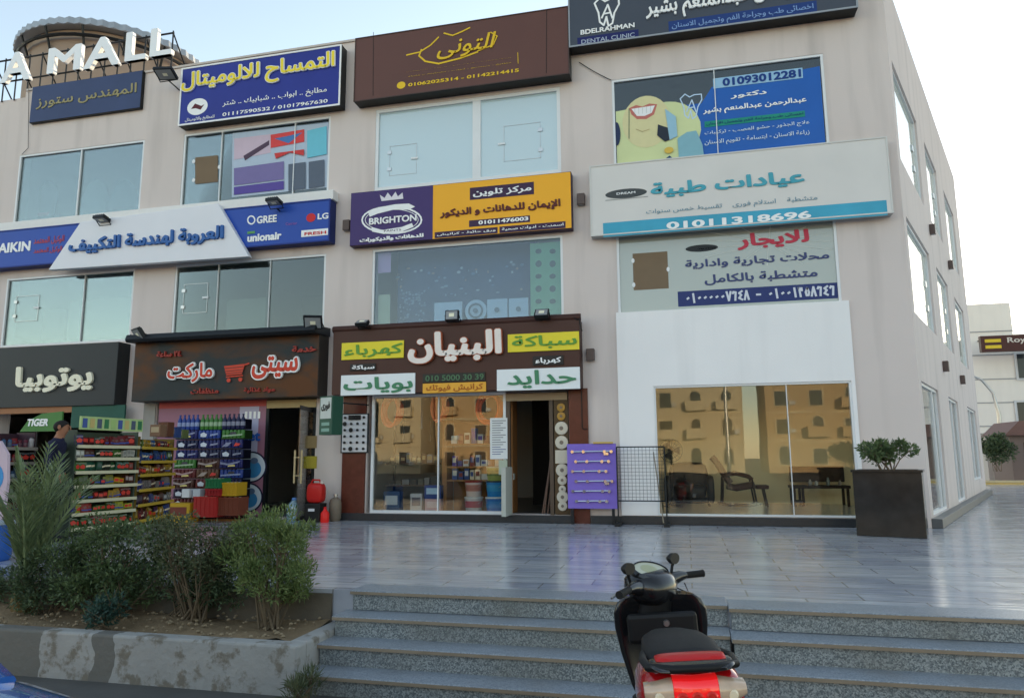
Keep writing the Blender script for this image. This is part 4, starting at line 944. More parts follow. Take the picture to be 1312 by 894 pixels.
# door frame, near-black panel for the dark inside and odds and ends in the doorway
f = MB()
for a_, b_, c_, d_ in ((-3.27, -3.2, .137, 2.36), (-2.45, -2.38, .137, 2.36), (-3.2, -2.45, 2.3, 2.36)): f.box(a_, b_, -.0, .1, c_, d_)
df = part('door_frame', f, mat('brown_door_frame', srgb(88, 74, 62), .5), bd)
m = MB(); m.box(-3.27, -2.1, -.03, -.0015, 2.22, 2.36); part('shutter_box', m, mat('pale_lintel', srgb(150, 130, 104), .6), bd)
m = MB(); m.box(-3.24, -3.16, -.5, .0, .137, 1.0); single('folded_screen', m, mat('pale_panel', srgb(176, 178, 170), .6), 'thin pale panel leaning at the shop doorway', 'panel')
m = MB(); m.box(-3.4, -2.1, 3.0, 3.05, .13, 2.5); part('dark_back_panel', m, mat('dark_inside', (.02, .018, .016), .7), bd)  # near-black panel paints in the dark inside of the shop
for k, (xa, h) in enumerate(((-2.62, 1.25), (-2.56, 1.05), (-2.66, .9))):
    m = MB(); m.tube([(xa, .3, .127), (xa + .14, .42, .127 + h)], .016, 8); single('pipe_length', m, mat('dull_pipe', srgb(120, 96, 84), .5), 'thin brown pipe leaning inside the shop doorway', 'pipe', 'pipes leaning in the doorway')
# purple tool board on its own feet
t = thing('tool_board', 'purple display board of chrome tap rails leaning on the brown pillar', 'display board', (-1.66, -.3, 0))
x0, z0 = F(728, 651, -.22); x1, z1 = F(789, 568, -.22)
m = MB(); m.box(x0, x1, -.235, -.2, z0, z1); part('panel', m, mat('purple_board', srgb(126, 104, 196), .5, 0, .06, 3), t, bevel=.004)
m = MB(); m.box(x0, x1, -.235, -.2, .001, z0 - .001); m2_ = MB()
for x in (x0 + .05, x1 - .1): m = MB(); m.box(x, x + .05, -.23, -.20, .001, z0 - .0005); part('foot', m, DALU, t)
CHR = mat('chrome', (.7, .7, .72), .15, 1, .05, 5)
for i in range(6):
    zz = z1 - .14 - i * (z1 - z0 - .2) / 5.4; xa, xb = x0 + .1 + .06 * (i % 2), x1 - .08 - .05 * (i % 3)
    m = MB(); m.tube([(xa, -.27, zz), (xb, -.27, zz + .01)], .014, 8)
    for xx in (xa, xb, xa + .2, xb - .12): m.lathe([(.028, -.02), (.03, 0), (.02, .035)], (xx, -.27, zz), 10, axis='y')
    if i in (0, 3): m.box(xb - .13, xb - .05, -.30, -.25, zz - .06, zz - .015)
    part('tap_rail', m, CHR, t, smooth=True)
m = MB(); m.box(x1 - .4, x1 - .05, -.26, -.19, z1 + .001, z1 + .03); part('price_strip', m, cm(190, 160, 80, .6), t)
# wire grid rack
t = thing('wire_rack', 'freestanding black wire grid rack on feet beside the purple board', 'rack', (-.78, -.35, 0))
gx0, gx1, gy, gz0, gz1 = -1.19, -.37, -.37, .42, 1.34
m = MB()
for x in (gx0, gx1): m.tube([(x, gy, .03), (x, gy, gz1)], .014, 6)
for z in (gz0, gz1): m.tube([(gx0, gy, z), (gx1, gy, z)], .012, 6)
part('frame', m, DALU, t)
m = MB()
for i in range(1, 13): x = gx0 + i * (gx1 - gx0) / 13; m.tube([(x, gy, gz0), (x, gy, gz1)], .003, 4)
for i in range(1, 15): z = gz0 + i * (gz1 - gz0) / 15; m.tube([(gx0, gy, z), (gx1, gy, z)], .003, 4)
part('grid', m, mat('grid_wire', (.10, .10, .11), .4, .6), t)
for x in (gx0, gx1): m = MB(); m.box(x - .05, x + .05, gy - .2, gy + .2, .002, .05); part('foot', m, DALU, t)
m = MB(); m.tube([(-.43, -.30, .05), (-.56, -.29, 1.25)], .012, 6); single('broom_stick', m, cm(150, 140, 124, .6), 'thin pole leaning by the wire rack', 'pole')

# ------------------------------------------------------------------ showroom furniture
LEATH = mat('black_leather', (.018, .016, .016), .4, 0, .2, 4)
def cushion(mb, x0, x1, y0, y1, z0, z1, r=.06, m=None):
    cx, cy, cz, a_, b_, h = (x0 + x1) / 2, (y0 + y1) / 2, (z0 + z1) / 2, (x1 - x0) / 2, (y1 - y0) / 2, (z1 - z0) / 2
    rings = []
    for k in range(9):
        th = -PI / 2 + PI * k / 8; s_ = max(.02, math.cos(th)) ** .35; zz = cz + h * (1 if math.sin(th) > 0 else -1) * abs(math.sin(th)) ** .7
        rings.append([(cx + a_ * s_ * (1 if math.cos(q) >= 0 else -1) * abs(math.cos(q)) ** .35, cy + b_ * s_ * (1 if math.sin(q) >= 0 else -1) * abs(math.sin(q)) ** .35, zz) for q in [2 * PI * j / 24 for j in range(24)]])
    return mb.loft(rings, m)
t = thing('armchair', 'boxy black leather armchair in the showroom next to the fan', 'armchair', (.02, 3.0, .135))
ox, oy, oz = .02, 3.0, .136
for nm, b_ in (('seat', (-.36, .36, -.4, .25, .16, .46)), ('backrest', (-.42, .42, .22, .48, .2, .92)), ('armrest', (-.52, -.37, -.42, .3, .06, .64)), ('armrest', (.37, .52, -.42, .3, .06, .64)), ('base', (-.45, .45, -.36, .4, .05, .18))):
    m = MB(); cushion(m, ox + b_[0], ox + b_[1], oy + b_[2], oy + b_[3], oz + b_[4], oz + b_[5]); part(nm, m, LEATH, t, smooth=60)
for sx in (-.4, .4):
    for sy in (-.3, .3): m = MB(); m.lathe([(.02, 0), (.025, .06)], (ox + sx, oy + sy, oz), 8); part('leg', m, DALU, t)
t = thing('lounge_chair', 'dark reclining chair with padded arms in the middle of the showroom', 'chair', (1.05, 2.9, .135))
ox, oy = 1.02, 2.9
DW = mat('dark_chair_wood', srgb(46, 32, 26), .4, 0, .2, 5); MAR = mat('maroon_leather', srgb(70, 44, 40), .4, 0, .15, 4)
def slab(pts, y0, y1, th):      # padded strip following a side profile (x, z)
    m = MB(); rings = []
    for i, (x, z) in enumerate(pts):
        a_ = pts[max(i - 1, 0)]; b_ = pts[min(i + 1, len(pts) - 1)]; d = V((b_[0] - a_[0], b_[1] - a_[1])).normalized(); nx, nz = -d.y, d.x
        ring = []
        for yy, tt in ((y0, -.3), (y0 + .04, -.5), (y1 - .04, -.5), (y1, -.3), (y1, .3), (y1 - .04, .5), (y0 + .04, .5), (y0, .3)): ring.append((x + nx * th * tt, yy, z + nz * th * tt))
        rings.append(ring)
    return m.loft(rings)
part('backrest', slab([(ox - .16, .62), (ox - .30, .85), (ox - .42, 1.06), (ox - .50, 1.16)], oy - .28, oy + .28, .13), MAR, t, smooth=50)
part('seat', slab([(ox - .22, .56), (ox - .05, .52), (ox + .18, .56), (ox + .32, .58)], oy - .28, oy + .28, .13), MAR, t, smooth=50)
for s_ in (-.32, .32):
    m = MB(); m.tube([(ox - .28, oy + s_, .78), (ox - .05, oy + s_, .82), (ox + .2, oy + s_, .76), (ox + .28, oy + s_, .70)], [.03, .045, .045, .03], 8); part('armrest', m, MAR, t, smooth=True)
    for xa, xb in ((-.30, -.34), (.26, .34)): m = MB(); m.tube([(ox + xa, oy + s_, .74), (ox + xb, oy + s_, .18)], .022, 6); part('leg', m, DW, t)
    m = MB(); m.tube([(ox - .42, oy + s_, .20), (ox - .2, oy + s_, .165), (ox + .2, oy + s_, .165), (ox + .42, oy + s_, .20)], .02, 6); part('runner', m, DW, t, smooth=True)
m = MB(); m.box(ox + .34, ox + .6, oy - .22, oy + .22, .5, .58); part('footrest', m, MAR, t, bevel=.02)
for s_ in (-.18, .18): m = MB(); m.tube([(ox + .5, oy + s_, .5), (ox + .56, oy + s_, .14)], .02, 6); part('footrest_leg', m, DW, t)
t = thing('bench', 'long dark wooden bench with an open back in the showroom', 'bench', (2.95, 3.4, .135))
bx0, bx1, by = 2.1, 3.25, 3.3
m = MB(); m.box(bx0, bx1, by - .25, by + .3, .50, .56); part('seat', m, DW, t, bevel=.01)
m = MB(); m.box(bx0 + .05, bx1, by + .31, by + .36, .62, .95); part('backrest', m, DW, t, bevel=.01)
for x in (bx0 + .03, bx0 + .2, bx1 - .08): 
    for y in (by - .22, by + .26): m = MB(); m.box(x, x + .05, y, y + .05, .137, .4995); part('leg', m, DW, t)
m = MB(); m.box(bx0 + .03, bx0 + .25, by - .22, by + .3, .2, .24); part('stretcher', m, DW, t)
for i, (x, h, c) in enumerate(((2.5, .12, (150, 150, 150)), (2.62, .09, (190, 190, 186)), (2.85, .16, (120, 130, 130)), (3.08, .1, (160, 150, 140)))):
    m = MB(); m.lathe([(.03, 0), (.04, h * .5), (.02, h * .8), (.02, h)], (x, by - .05, .561), 12); single('jar', m, cm(*c, .3), ['squat grey jar on the bench', 'pale small jar on the bench beside the grey one', 'tall grey-green jar on the middle of the bench', 'beige jar near the planter end of the bench'][i], 'jar', smooth=True)
t = thing('pedestal_fan', 'black pedestal fan standing behind the armchair', 'fan', (-.32, 2.6, .135))
fx, fy, fz = -.32, 2.55, 1.30
m = MB(); m.lathe([(.2, 0), (.2, .03), (.03, .06)], (fx, fy, .136), 20); part('base', m, BLACK, t, smooth=30)
m = MB(); m.tube([(fx, fy, .17), (fx, fy, fz - .08)], .014, 8); part('pole', m, BLACK, t)
m = MB(); m.lathe([(.05, -.02), (.07, .05), (.05, .14)], (fx, fy, fz), 14, axis='y'); part('motor', m, BLACK, t, smooth=True)
m = MB()
for rr, yy in ((.24, -.06), (.16, -.10), (.08, -.12), (.24, -.02)): m.tube([(fx + rr * math.cos(q), fy + yy, fz + rr * math.sin(q)) for q in [2 * PI * j / 26 for j in range(26)]], .005, 5, closed=True)
for j in range(18): q = 2 * PI * j / 18; m.tube([(fx + .04 * math.cos(q), fy - .125, fz + .04 * math.sin(q)), (fx + .24 * math.cos(q), fy - .06, fz + .24 * math.sin(q))], .003, 4)
part('cage', m, BLACK, t)
for j in range(3):
    q0 = 2 * PI * j / 3; m = MB(); m.loft([[(fx + rr * math.cos(q0 + da), fy - .05 + dy, fz + rr * math.sin(q0 + da)) for da, dy in ((-.45, -.02), (.45, .02), (.45, .025), (-.45, -.015))] for rr in (.04, .12, .2)]); part('blade', m, cm(40, 40, 46, .3), t)
# marble planter by the corner
t = thing('planter_box', 'tall dark marble planter box at the corner of the building', 'planter', (2.85, -1.2, 0))
pu = V((.852, -.27, 0)).normalized(); pv = V((-pu.y, pu.x, 0)); po = V((2.385, -1.41, 0)); PWD = .90
DM = mat('dark_marble', (.026, .025, .024), .14, 0, .6, 5)
m = MB(); m.obox(po, pu, pv, (0, 0, 1), 0, PWD, 0, .75, .002, .92); part('body', m, DM, t, bevel=.006)
m = MB()
for a_, b_, c_, d_ in ((-.02, PWD + .02, -.02, .05), (-.02, PWD + .02, .70, .77), (-.02, .05, .05, .70), (PWD - .05, PWD + .02, .05, .70)): m.obox(po, pu, pv, (0, 0, 1), a_, b_, c_, d_, .9205, .955)
part('rim', m, DM, t)
SOIL = mat('soil', srgb(92, 74, 54), .95, 0, .3, 6, .6)
m = MB(); m.obox(po, pu, pv, (0, 0, 1), .05, PWD - .05, .05, .7, .9205, .94); part('soil', m, SOIL, t)

# ------------------------------------------------------------------ plants
def leafmat(name, c1, c2, tr=.25):
    m = bpy.data.materials.new(name); m.use_nodes = True; nt = m.node_tree; b = nt.nodes['Principled BSDF']; b.inputs['Roughness'].default_value = .55
    tc = N(m, 'ShaderNodeTexCoord'); no = N(m, 'ShaderNodeTexNoise'); no.inputs['Scale'].default_value = 9; no.inputs['Detail'].default_value = 3
    L(m, tc.outputs['Object'], no.inputs['Vector']); r = N(m, 'ShaderNodeValToRGB'); r.color_ramp.elements[0].position = .35; r.color_ramp.elements[0].color = c1 + (1,); r.color_ramp.elements[1].position = .65; r.color_ramp.elements[1].color = c2 + (1,)
    L(m, no.outputs['Fac'], r.inputs[0]); L(m, r.outputs[0], b.inputs['Base Color'])
    tl = N(m, 'ShaderNodeBsdfTranslucent'); L(m, r.outputs[0], tl.inputs[0]); mx = N(m, 'ShaderNodeMixShader'); mx.inputs[0].default_value = tr
    L(m, b.outputs[0], mx.inputs[1]); L(m, tl.outputs[0], mx.inputs[2]); L(m, mx.outputs[0], nt.nodes['Material Output'].inputs[0]); return m
def leaf(mb, p, d, up, ln, wd, m=None):
    d = d.normalized(); s_ = d.cross(up); s_ = s_.normalized() if s_.length > 1e-5 else d.orthogonal().normalized(); n = s_.cross(d)
    mid = p + d * ln * .45 + n * ln * .06; tip = p + d * ln - n * ln * .06
    mb.add([p, mid + s_ * wd / 2, tip, mid - s_ * wd / 2], [(0, 1, 2, 3)], m)
def rv(r): 
    while True:
        q = V((r.uniform(-1, 1), r.uniform(-1, 1), r.uniform(-1, 1)))
        if .05 < q.length < 1: return q
BARK = mat('grey_twig', srgb(104, 90, 72), .9, 0, .2, 12)
def shrub(label, base, size, clumps, nleaf, ln, wd, lm, seed, nstem=9, name='shrub', group=None, stemr=.010, up=.3, stem_m=None, bare=.35):
    r = random.Random(seed); t = thing(name, label, 'shrub', base, group); b = V(base)
    sm = MB(); fm_ = MB(); cl = []
    for k in range(clumps):
        q = rv(r); c = b + V((q.x * size[0], q.y * size[1], size[2] * (bare + (1 - bare) * (.5 + .45 * q.z)))); cl.append((c, r.uniform(.55, 1.15)))
    for k in range(nstem):
        c = cl[k % len(cl)][0]; st = b + V((r.uniform(-.12, .12) * size[0] * 2, r.uniform(-.1, .1) * size[1] * 2, 0)); md = st.lerp(c, .5) + rv(r) * .05
        sm.tube([st, md, c], [stemr, stemr * .75, stemr * .35], 5)
        for j in range(4): e_ = md.lerp(c, r.random()); sm.tube([e_, e_ + rv(r) * .16 + V((0, 0, .06))], [stemr * .45, stemr * .2], 4)
    part('stem', sm, stem_m or BARK, t)
    rad = .5 * (size[0] + size[2]) / max(2.2, clumps ** .42)
    for k in range(nleaf):
        c, s_ = cl[r.randrange(len(cl))]; q = rv(r); p = c + V((q.x, q.y, q.z * .8)) * rad * s_
        if p.z < b.z + .02: continue
        d = (q * .8 + rv(r) * .9 + V((0, 0, up))); leaf(fm_, p, d, rv(r), ln * r.uniform(.6, 1.25), wd * r.uniform(.7, 1.2))
    part('foliage', fm_, lm, t)
    return t
DKL = leafmat('dark_leaf', (.04, .065, .03), (.095, .14, .06)); MDL = leafmat('mid_leaf', (.055, .09, .035), (.13, .185, .07)); BRL = leafmat('bright_leaf', (.085, .14, .035), (.20, .25, .085)); DRY = leafmat('dry_leaf', (.055, .08, .035), (.14, .15, .075)); GRYL = leafmat('grey_leaf', (.07, .09, .075), (.15, .18, .15))
cen = po + pu * (PWD / 2) + pv * .36 + V((0, 0, .93))
shrub('low leafy green shrub growing in the dark marble planter', tuple(cen), (.38, .25, .44), 15, 1500, .075, .032, MDL, 21, 10, 'potted_shrub')
# planted bed beside the steps
ZS = -.30
XE = -2.99
w = thing('planter_wall', 'low painted concrete kerb wall with flaking white and dark patches round the planted bed', 'kerb wall', (-9, -7.7, -.66))
def flaky():
    m = mat('flaking_kerb_paint', srgb(160, 158, 154), .8, 0, .2, 3, .5); nt = m.node_tree; b = nt.nodes['Principled BSDF']; old = b.inputs['Base Color'].links[0].from_socket
    tc = N(m, 'ShaderNodeTexCoord'); no = N(m, 'ShaderNodeTexNoise'); no.inputs['Scale'].default_value = 4.5; no.inputs['Detail'].default_value = 10; no.inputs['Roughness'].default_value = .65; L(m, tc.outputs['Object'], no.inputs['Vector'])
    r = N(m, 'ShaderNodeValToRGB'); r.color_ramp.elements[0].position = .52; r.color_ramp.elements[1].position = .60; L(m, no.outputs['Fac'], r.inputs[0])
    mx = N(m, 'ShaderNodeMix'); mx.data_type = 'RGBA'; mx.inputs[7].default_value = srgb(124, 117, 106) + (1,); L(m, r.outputs[0], mx.inputs[0]); L(m, old, mx.inputs[6])
    # dark painted kerb bands, every couple of metres
    sp = N(m, 'ShaderNodeSeparateXYZ'); L(m, tc.outputs['Object'], sp.inputs[0]); n2 = N(m, 'ShaderNodeTexNoise'); n2.inputs['Scale'].default_value = 5; L(m, tc.outputs['Object'], n2.inputs['Vector'])
    ad = N(m, 'ShaderNodeMath'); ad.operation = 'MULTIPLY_ADD'; ad.inputs[1].default_value = .18; L(m, n2.outputs['Fac'], ad.inputs[0]); L(m, sp.outputs[0], ad.inputs[2])
    a1 = N(m, 'ShaderNodeMath'); a1.operation = 'COMPARE'; a1.inputs[1].default_value = 4.32; a1.inputs[2].default_value = .10; L(m, ad.outputs[0], a1.inputs[0])
    a2 = N(m, 'ShaderNodeMath'); a2.operation = 'COMPARE'; a2.inputs[1].default_value = 3.42; a2.inputs[2].default_value = .28; L(m, ad.outputs[0], a2.inputs[0])
    mxx = N(m, 'ShaderNodeMath'); mxx.operation = 'MAXIMUM'; L(m, a1.outputs[0], mxx.inputs[0]); L(m, a2.outputs[0], mxx.inputs[1])
    m3 = N(m, 'ShaderNodeMix'); m3.data_type = 'RGBA'; m3.inputs[7].default_value = srgb(112, 109, 103) + (1,); L(m, mxx.outputs[0], m3.inputs[0]); L(m, mx.outputs[2], m3.inputs[6]); L(m, m3.outputs[2], b.inputs['Base Color'])
    return m
KERB = flaky()
m = MB(); m.box(-16, XE, -7.85, -7.70, -.9, -.27); part('front_wall', m, KERB, w, bevel=.02)
m = MB(); m.box(XE - .16, XE - .002, -7.699, -6.98, -.9, -.272); part('end_wall', m, KERB, w, bevel=.02)
r = random.Random(5); m = MB(); nx, ny = 110, 8; xs = [-16 + (XE - .16 + 16) * i / nx for i in range(nx + 1)]; ys = [-7.70 + (EDGE_Y + 7.70) * j / ny for j in range(ny + 1)]
vs = [(x, y, ZS + .04 * math.sin(x * 2.1 + y * 3) * math.sin(y * 5 + x) + .05 * (y + 7.7) + r.uniform(-.012, .012)) for y in ys for x in xs]
m.add(vs, [(j * (nx + 1) + i, j * (nx + 1) + i + 1, (j + 1) * (nx + 1) + i + 1, (j + 1) * (nx + 1) + i) for j in range(ny) for i in range(nx)])
bw = MB(); bw.box(-16, XE - .16, EDGE_Y - .03, EDGE_Y - .004, -.6, -.035); part('back_wall', bw, mat('dark_concrete', srgb(98, 90, 78), .9, 0, .3, 2, .5), w)  # darker brown-grey facing set just in front of the plaza edge
structure('planting_soil', m, mat('dry_sandy_soil', srgb(132, 112, 86), .95, 0, .25, 4, .8), smooth=True)
m = MB(); r = random.Random(9)
for k in range(420):
    x, y = r.uniform(-9, -3.2), r.uniform(-7.65, -6.9); rr = r.uniform(.006, .022); z = ZS + .02 + .05 * (y + 7.7); m.lathe([(rr * .6, -rr * .5), (rr, 0), (rr * .5, rr * .6)], (x, y, z), 5)
o = single('soil_litter', m, mat('pebble', srgb(140, 124, 100), .9, 0, .3, 30), 'small stones and dry litter scattered on the planting soil', 'litter', None, 'stuff')
G1 = 'shrubs in the planted bed'
shrub('bright green feathery shrub at the step end of the planted bed', (-3.60, -7.25, ZS), (.44, .30, 1.0), 40, 8200, .05, .014, BRL, 31, 16, stemr=.012, up=.6, bare=.2)
shrub('sparse shrub with bare pale stems beside the feathery one', (-4.42, -7.2, ZS), (.52, .30, 1.0), 34, 4300, .045, .018, DRY, 32, 30, stemr=.011, bare=.36)
shrub('wide dark green shrub in the middle of the planted bed', (-5.3, -7.2, ZS), (.62, .32, .98), 40, 6500, .048, .02, MDL, 33, 20, stemr=.009, bare=.06)
shrub('dark low shrub in front of the palm', (-6.0, -7.2, ZS), (.45, .22, .62), 28, 3600, .045, .02, DKL, 34, 14, stemr=.008, bare=.05)
shrub('small blue-green weed clump at the kerb edge below the wide shrub', (-5.0, -7.6, ZS), (.2, .1, .3), 10, 700, .05, .02, leafmat('bluish_leaf', (.025, .06, .045), (.05, .11, .08)), 35, 6, 'weed_clump', bare=.1)
shrub('dark shrub spreading beyond the palm at the edge of the view', (-7.1, -7.1, ZS), (.5, .2, .45), 22, 2600, .05, .022, DKL, 36, 12, bare=.1)
shrub('tuft of dry grass at the foot of the steps', (-2.86, -7.95, -.66), (.10, .22, .22), 10, 420, .09, .010, DRY, 37, 5, 'grass_tuft', bare=.05, up=.9)
shrub('dark shrub behind the sparse stems against the plaza edge', (-4.6, -7.12, ZS + .03), (1.0, .08, .7), 30, 5000, .05, .02, DKL, 38, 8, bare=.15)
m = MB(); r = random.Random(12)
for k in range(2600):
    x, y = r.uniform(-9.5, -5.6), r.uniform(-7.0, -6.6); p = V((x, y, .0 + r.uniform(-.22, .06))); leaf(m, p, rv(r) + V((0, -.2, .5)), rv(r), .06, .028)
single('ground_cover', m, GRYL, 'silvery ground cover leaves along the plaza edge under the palm', 'ground cover', None, 'stuff')
# young date palm
t = thing('date_palm', 'young date palm with stiff grey-green fronds in the planted bed', 'palm', (-6.28, -7.22, ZS)); r = random.Random(44)
PALM = leafmat('palm_leaf', (.12, .17, .08), (.23, .29, .14), .15)
m = MB(); m.lathe([(.10, 0), (.12, .12), (.07, .28), (.03, .36)], (-6.28, -7.22, ZS), 10); part('trunk', m, mat('palm_fibre', srgb(110, 92, 60), .95, 0, .3, 20), t)
for k in range(13):
    az = 2 * PI * k / 13 * 2.618 + r.uniform(-.2, .2); lean = .08 + .50 * (k / 13) + r.uniform(-.05, .08); ln = r.uniform(1.1, 1.4) * (1 - .15 * (k / 13)); m = MB(); path = []
    p = V((-6.28, -7.22, ZS + .22)); th = lean * .62
    for i in range(15):
        path.append(p.copy()); th += (lean * .55) / 15 * (1 + i * .05); p = p + V((math.cos(az) * math.sin(th), math.sin(az) * math.sin(th) * .7, math.cos(th))) * ln / 14
    m.tube(path, [.014 * (1 - .85 * i / 14) + .002 for i in range(15)], 5)
    sd = V((-math.sin(az), math.cos(az), 0))
    for i in range(19):
        f_ = .18 + .82 * i / 18; j = min(13, int(f_ * 14)); q = path[j].lerp(path[j + 1], f_ * 14 - j) if j < 14 else path[-1]; tg = (path[min(j + 1, 14)] - path[j]).normalized()
        L_ = .34 * math.sin(PI * (.18 + .78 * f_)) * ln / 1.3 + .05
        for sg in (-1, 1):
            d = (tg * .82 + sd * sg * .62 + V((0, 0, .1)) + rv(r) * .08); leaf(m, q, d, V((0, 0, 1)) + rv(r) * .3, L_ * 1.15, .027)
    part('frond', m, PALM, t)

# ------------------------------------------------------------------ market front
t = thing('market_poster', 'pink and purple market poster board with round drink pictures beside the dark doorway', 'poster', (-9.6, 0, .1))
m = MB(); m.box(-10.9, -8.34, .01, .05, .05, 2.38); part('panel', m, mat('poster_mauve', srgb(150, 104, 122), .5, 0, .12, 1.2), t)
a = Art(.008); a.xz([(-10.9, 2.25), (-8.34, 2.25), (-8.34, 2.38), (-10.9, 2.38)], cm(176, 78, 76)); a.xz([(-8.95, 1.25), (-8.5, 1.25), (-8.5, 2.25), (-8.95, 2.25)], cm(176, 172, 196), 1)
for c, rr in (((322, 598), 20), ((318, 637), 19)): a.ell(c, rr, rr, cm(36, 34, 60), 2); a.ell(c, rr - 2, rr - 2, cm(196, 206, 216), 3); a.ell((c[0] + 2, c[1] + 3), rr - 9, rr - 9, cm(60, 130, 180), 4); a.ell((c[0] + 4, c[1] - 8), 5, 4, cm(90, 110, 140), 5)
for k in range(4): a.rect((314 + k * 5.5, 536), (317.5 + k * 5.5, 527), WHT, 6)
part('print', a.mb, None, t)
lettering(t, 'Market', (281, 565.5), (334, 551.5), .0, cm(40, 90, 170), .003, .04)
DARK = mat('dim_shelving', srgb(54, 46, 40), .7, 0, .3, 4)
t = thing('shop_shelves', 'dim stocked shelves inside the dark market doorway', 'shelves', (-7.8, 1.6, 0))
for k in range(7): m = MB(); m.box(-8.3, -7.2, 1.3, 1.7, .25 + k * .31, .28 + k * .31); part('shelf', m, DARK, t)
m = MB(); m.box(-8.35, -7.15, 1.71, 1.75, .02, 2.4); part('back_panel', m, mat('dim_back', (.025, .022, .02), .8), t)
r = random.Random(8)
for k in range(7):
    x = -8.25
    while x < -7.3:
        wd = r.uniform(.08, .16); m = MB(); m.box(x, x + wd - .015, 1.32, 1.45, .281 + k * .31, .281 + k * .31 + r.uniform(.12, .24))
        single('shelf_packet', m, cm(*[(96, 60, 50), (70, 74, 60), (60, 56, 80), (100, 90, 70), (50, 60, 60)][r.randrange(5)], .5), 'packet on the dim shelves inside the market doorway', 'packet', 'packets inside the market doorway'); x += wd
f = MB(); f.box(-8.335, -8.27, .005, .1, .02, 2.22); f.box(-7.27, -7.21, .005, .1, .02, 2.22); f.box(-8.335, -7.21, .005, .1, 2.2205, 2.38); part('market_door_frame', f, DALU, bd)
m = MB(); m.box(-8.30, -7.2, -.04, .003, 2.2, 2.36); part('shutter_box', m, mat('yellow_lintel', srgb(170, 150, 108), .6, 0, .15, 3), bd)
t = thing('glass_door', 'open glass market door with tall steel pull handles', 'door', (-7.32, 0, .02))
m = MB(); m.obox((-7.3, .0, 0), (.25, -1, 0), (0, 0, 1), (1, .25, 0), 0, .82, .03, 2.18, 0, .015); part('pane', m, GSHOP, t)
m = MB(); m.obox((-7.3, .0, 0), (.25, -1, 0), (0, 0, 1), (1, .25, 0), 0, .82, .03, .10, -.006, .022); m.obox((-7.3, .0, 0), (.25, -1, 0), (0, 0, 1), (1, .25, 0), 0, .82, 2.1, 2.18, -.006, .022); part('rail', m, DALU, t)
m = MB()
for dx in (-.08, .06):
    m.tube([(-7.14 + dx, -.72, .72), (-7.14 + dx, -.72, 1.34)], .018, 8)
for zz in (.86, 1.2): m.tube([(-7.24, -.72, zz), (-7.06, -.72, zz)], .012, 6)
part('handle', m, cm(190, 170, 130, .3), t)
# printed packs of drinks stacked against the market front
_pk = {}
def pack_mesh(c, kind):
    key = (c, kind)
    if key not in _pk:
        m = MB(); w_, d_, h_ = .46, .30, .185
        bm_ = cm(*c, .3); lt = cm(*[min(255, int(v_ * .5 + 110)) for v_ in c], .35); dk = cm(*[int(v_ * .45) for v_ in c], .35)
        if kind.startswith('cans'):
            va = int(kind[4:] or 0)
            for i in range(6):
                x = -w_ / 2 + (i + .5) * w_ / 6
                m.lathe([(.034, .006), (.038, .02), (.037, h_ - .03), (.030, h_ - .006)], (x, -d_ / 2 + .04, .001), 10, bm_)
            m.box(-w_ / 2, w_ / 2, -d_ / 2 + .045, d_ / 2, .001, h_ - .008, dk); m.box(-w_ / 2, w_ / 2, -d_ / 2 + .004, d_ / 2 + .001, .0, .022, dk)
            yf = -d_ / 2 - .002
            def q2(pts, mm_, k=0): m.add([(x_, yf - .001 * k, z_) for x_, z_ in pts], [tuple(range(len(pts)))], mm_)
            if va == 0: q2([(-.19, .04), (-.06, .05), (.02, .13), (-.10, .12)], lt); q2([(.06, .05), (.17, .06), (.20, .10), (.10, .12)], cm(196, 60, 56, .35))
            elif va == 1: q2([(-.20, .09), (-.02, .06), (.18, .12), (.19, .15), (-.04, .10), (-.2, .13)], lt); q2([(-.05, .04), (.1, .045), (.09, .075), (-.04, .07)], cm(206, 190, 120, .35))
            elif va == 2: q2([(-.16, .05), (-.05, .045), (-.03, .10), (-.10, .14), (-.17, .11)], cm(190, 196, 206, .35)); q2([(.03, .06), (.2, .09), (.2, .12), (.04, .10)], lt)
            else: q2([(-.2, .045), (.2, .07), (.2, .10), (-.2, .075)], lt); q2([(-.06, .085), (.08, .095), (.06, .14), (-.04, .135)], cm(60, 60, 70, .35), 1)
        else:
            for i in range(5):
                x = -w_ / 2 + (i + .5) * w_ / 5
                m.lathe([(.040, 0), (.044, .02), (.042, .15), (.040, .19), (.016, .25), (.016, .28), (.02, .281), (.02, .30)], (x, -d_ / 2 + .05, .001), 10, bm_); m.lathe([(.0445, .07), (.0435, .15)], (x, -d_ / 2 + .05, .001), 10, lt, cap=False)
            m.box(-w_ / 2 + .01, w_ / 2 - .01, -d_ / 2 + .06, d_ / 2, .001, .2, dk)
        _pk[key] = mesh_of('drink_pack', m, None, 30, (0, 0, 0))
    return _pk[key]
PC = [(30, 36, 92), (24, 30, 66), (92, 34, 38), (70, 40, 36), (36, 60, 130), (44, 34, 60), (60, 110, 50), (88, 60, 44)]
CN = {0: 'deep blue', 1: 'navy', 2: 'maroon', 3: 'brown', 4: 'mid blue', 5: 'dark violet', 6: 'green', 7: 'tan'}
grid = [[4, 6, 1], [0, 4, 6], [1, 0, 0], [0, 1, 1], [6, 3, 0], [2, 7, 4], [3, 2, 1], [5, 2, 5], [2, 3, 1], [3, 5, 2]]
xs0 = F(223, 600, -.62)[0]; xe0 = F(311, 600, -.62)[0]; cw = (xe0 - xs0) / 3
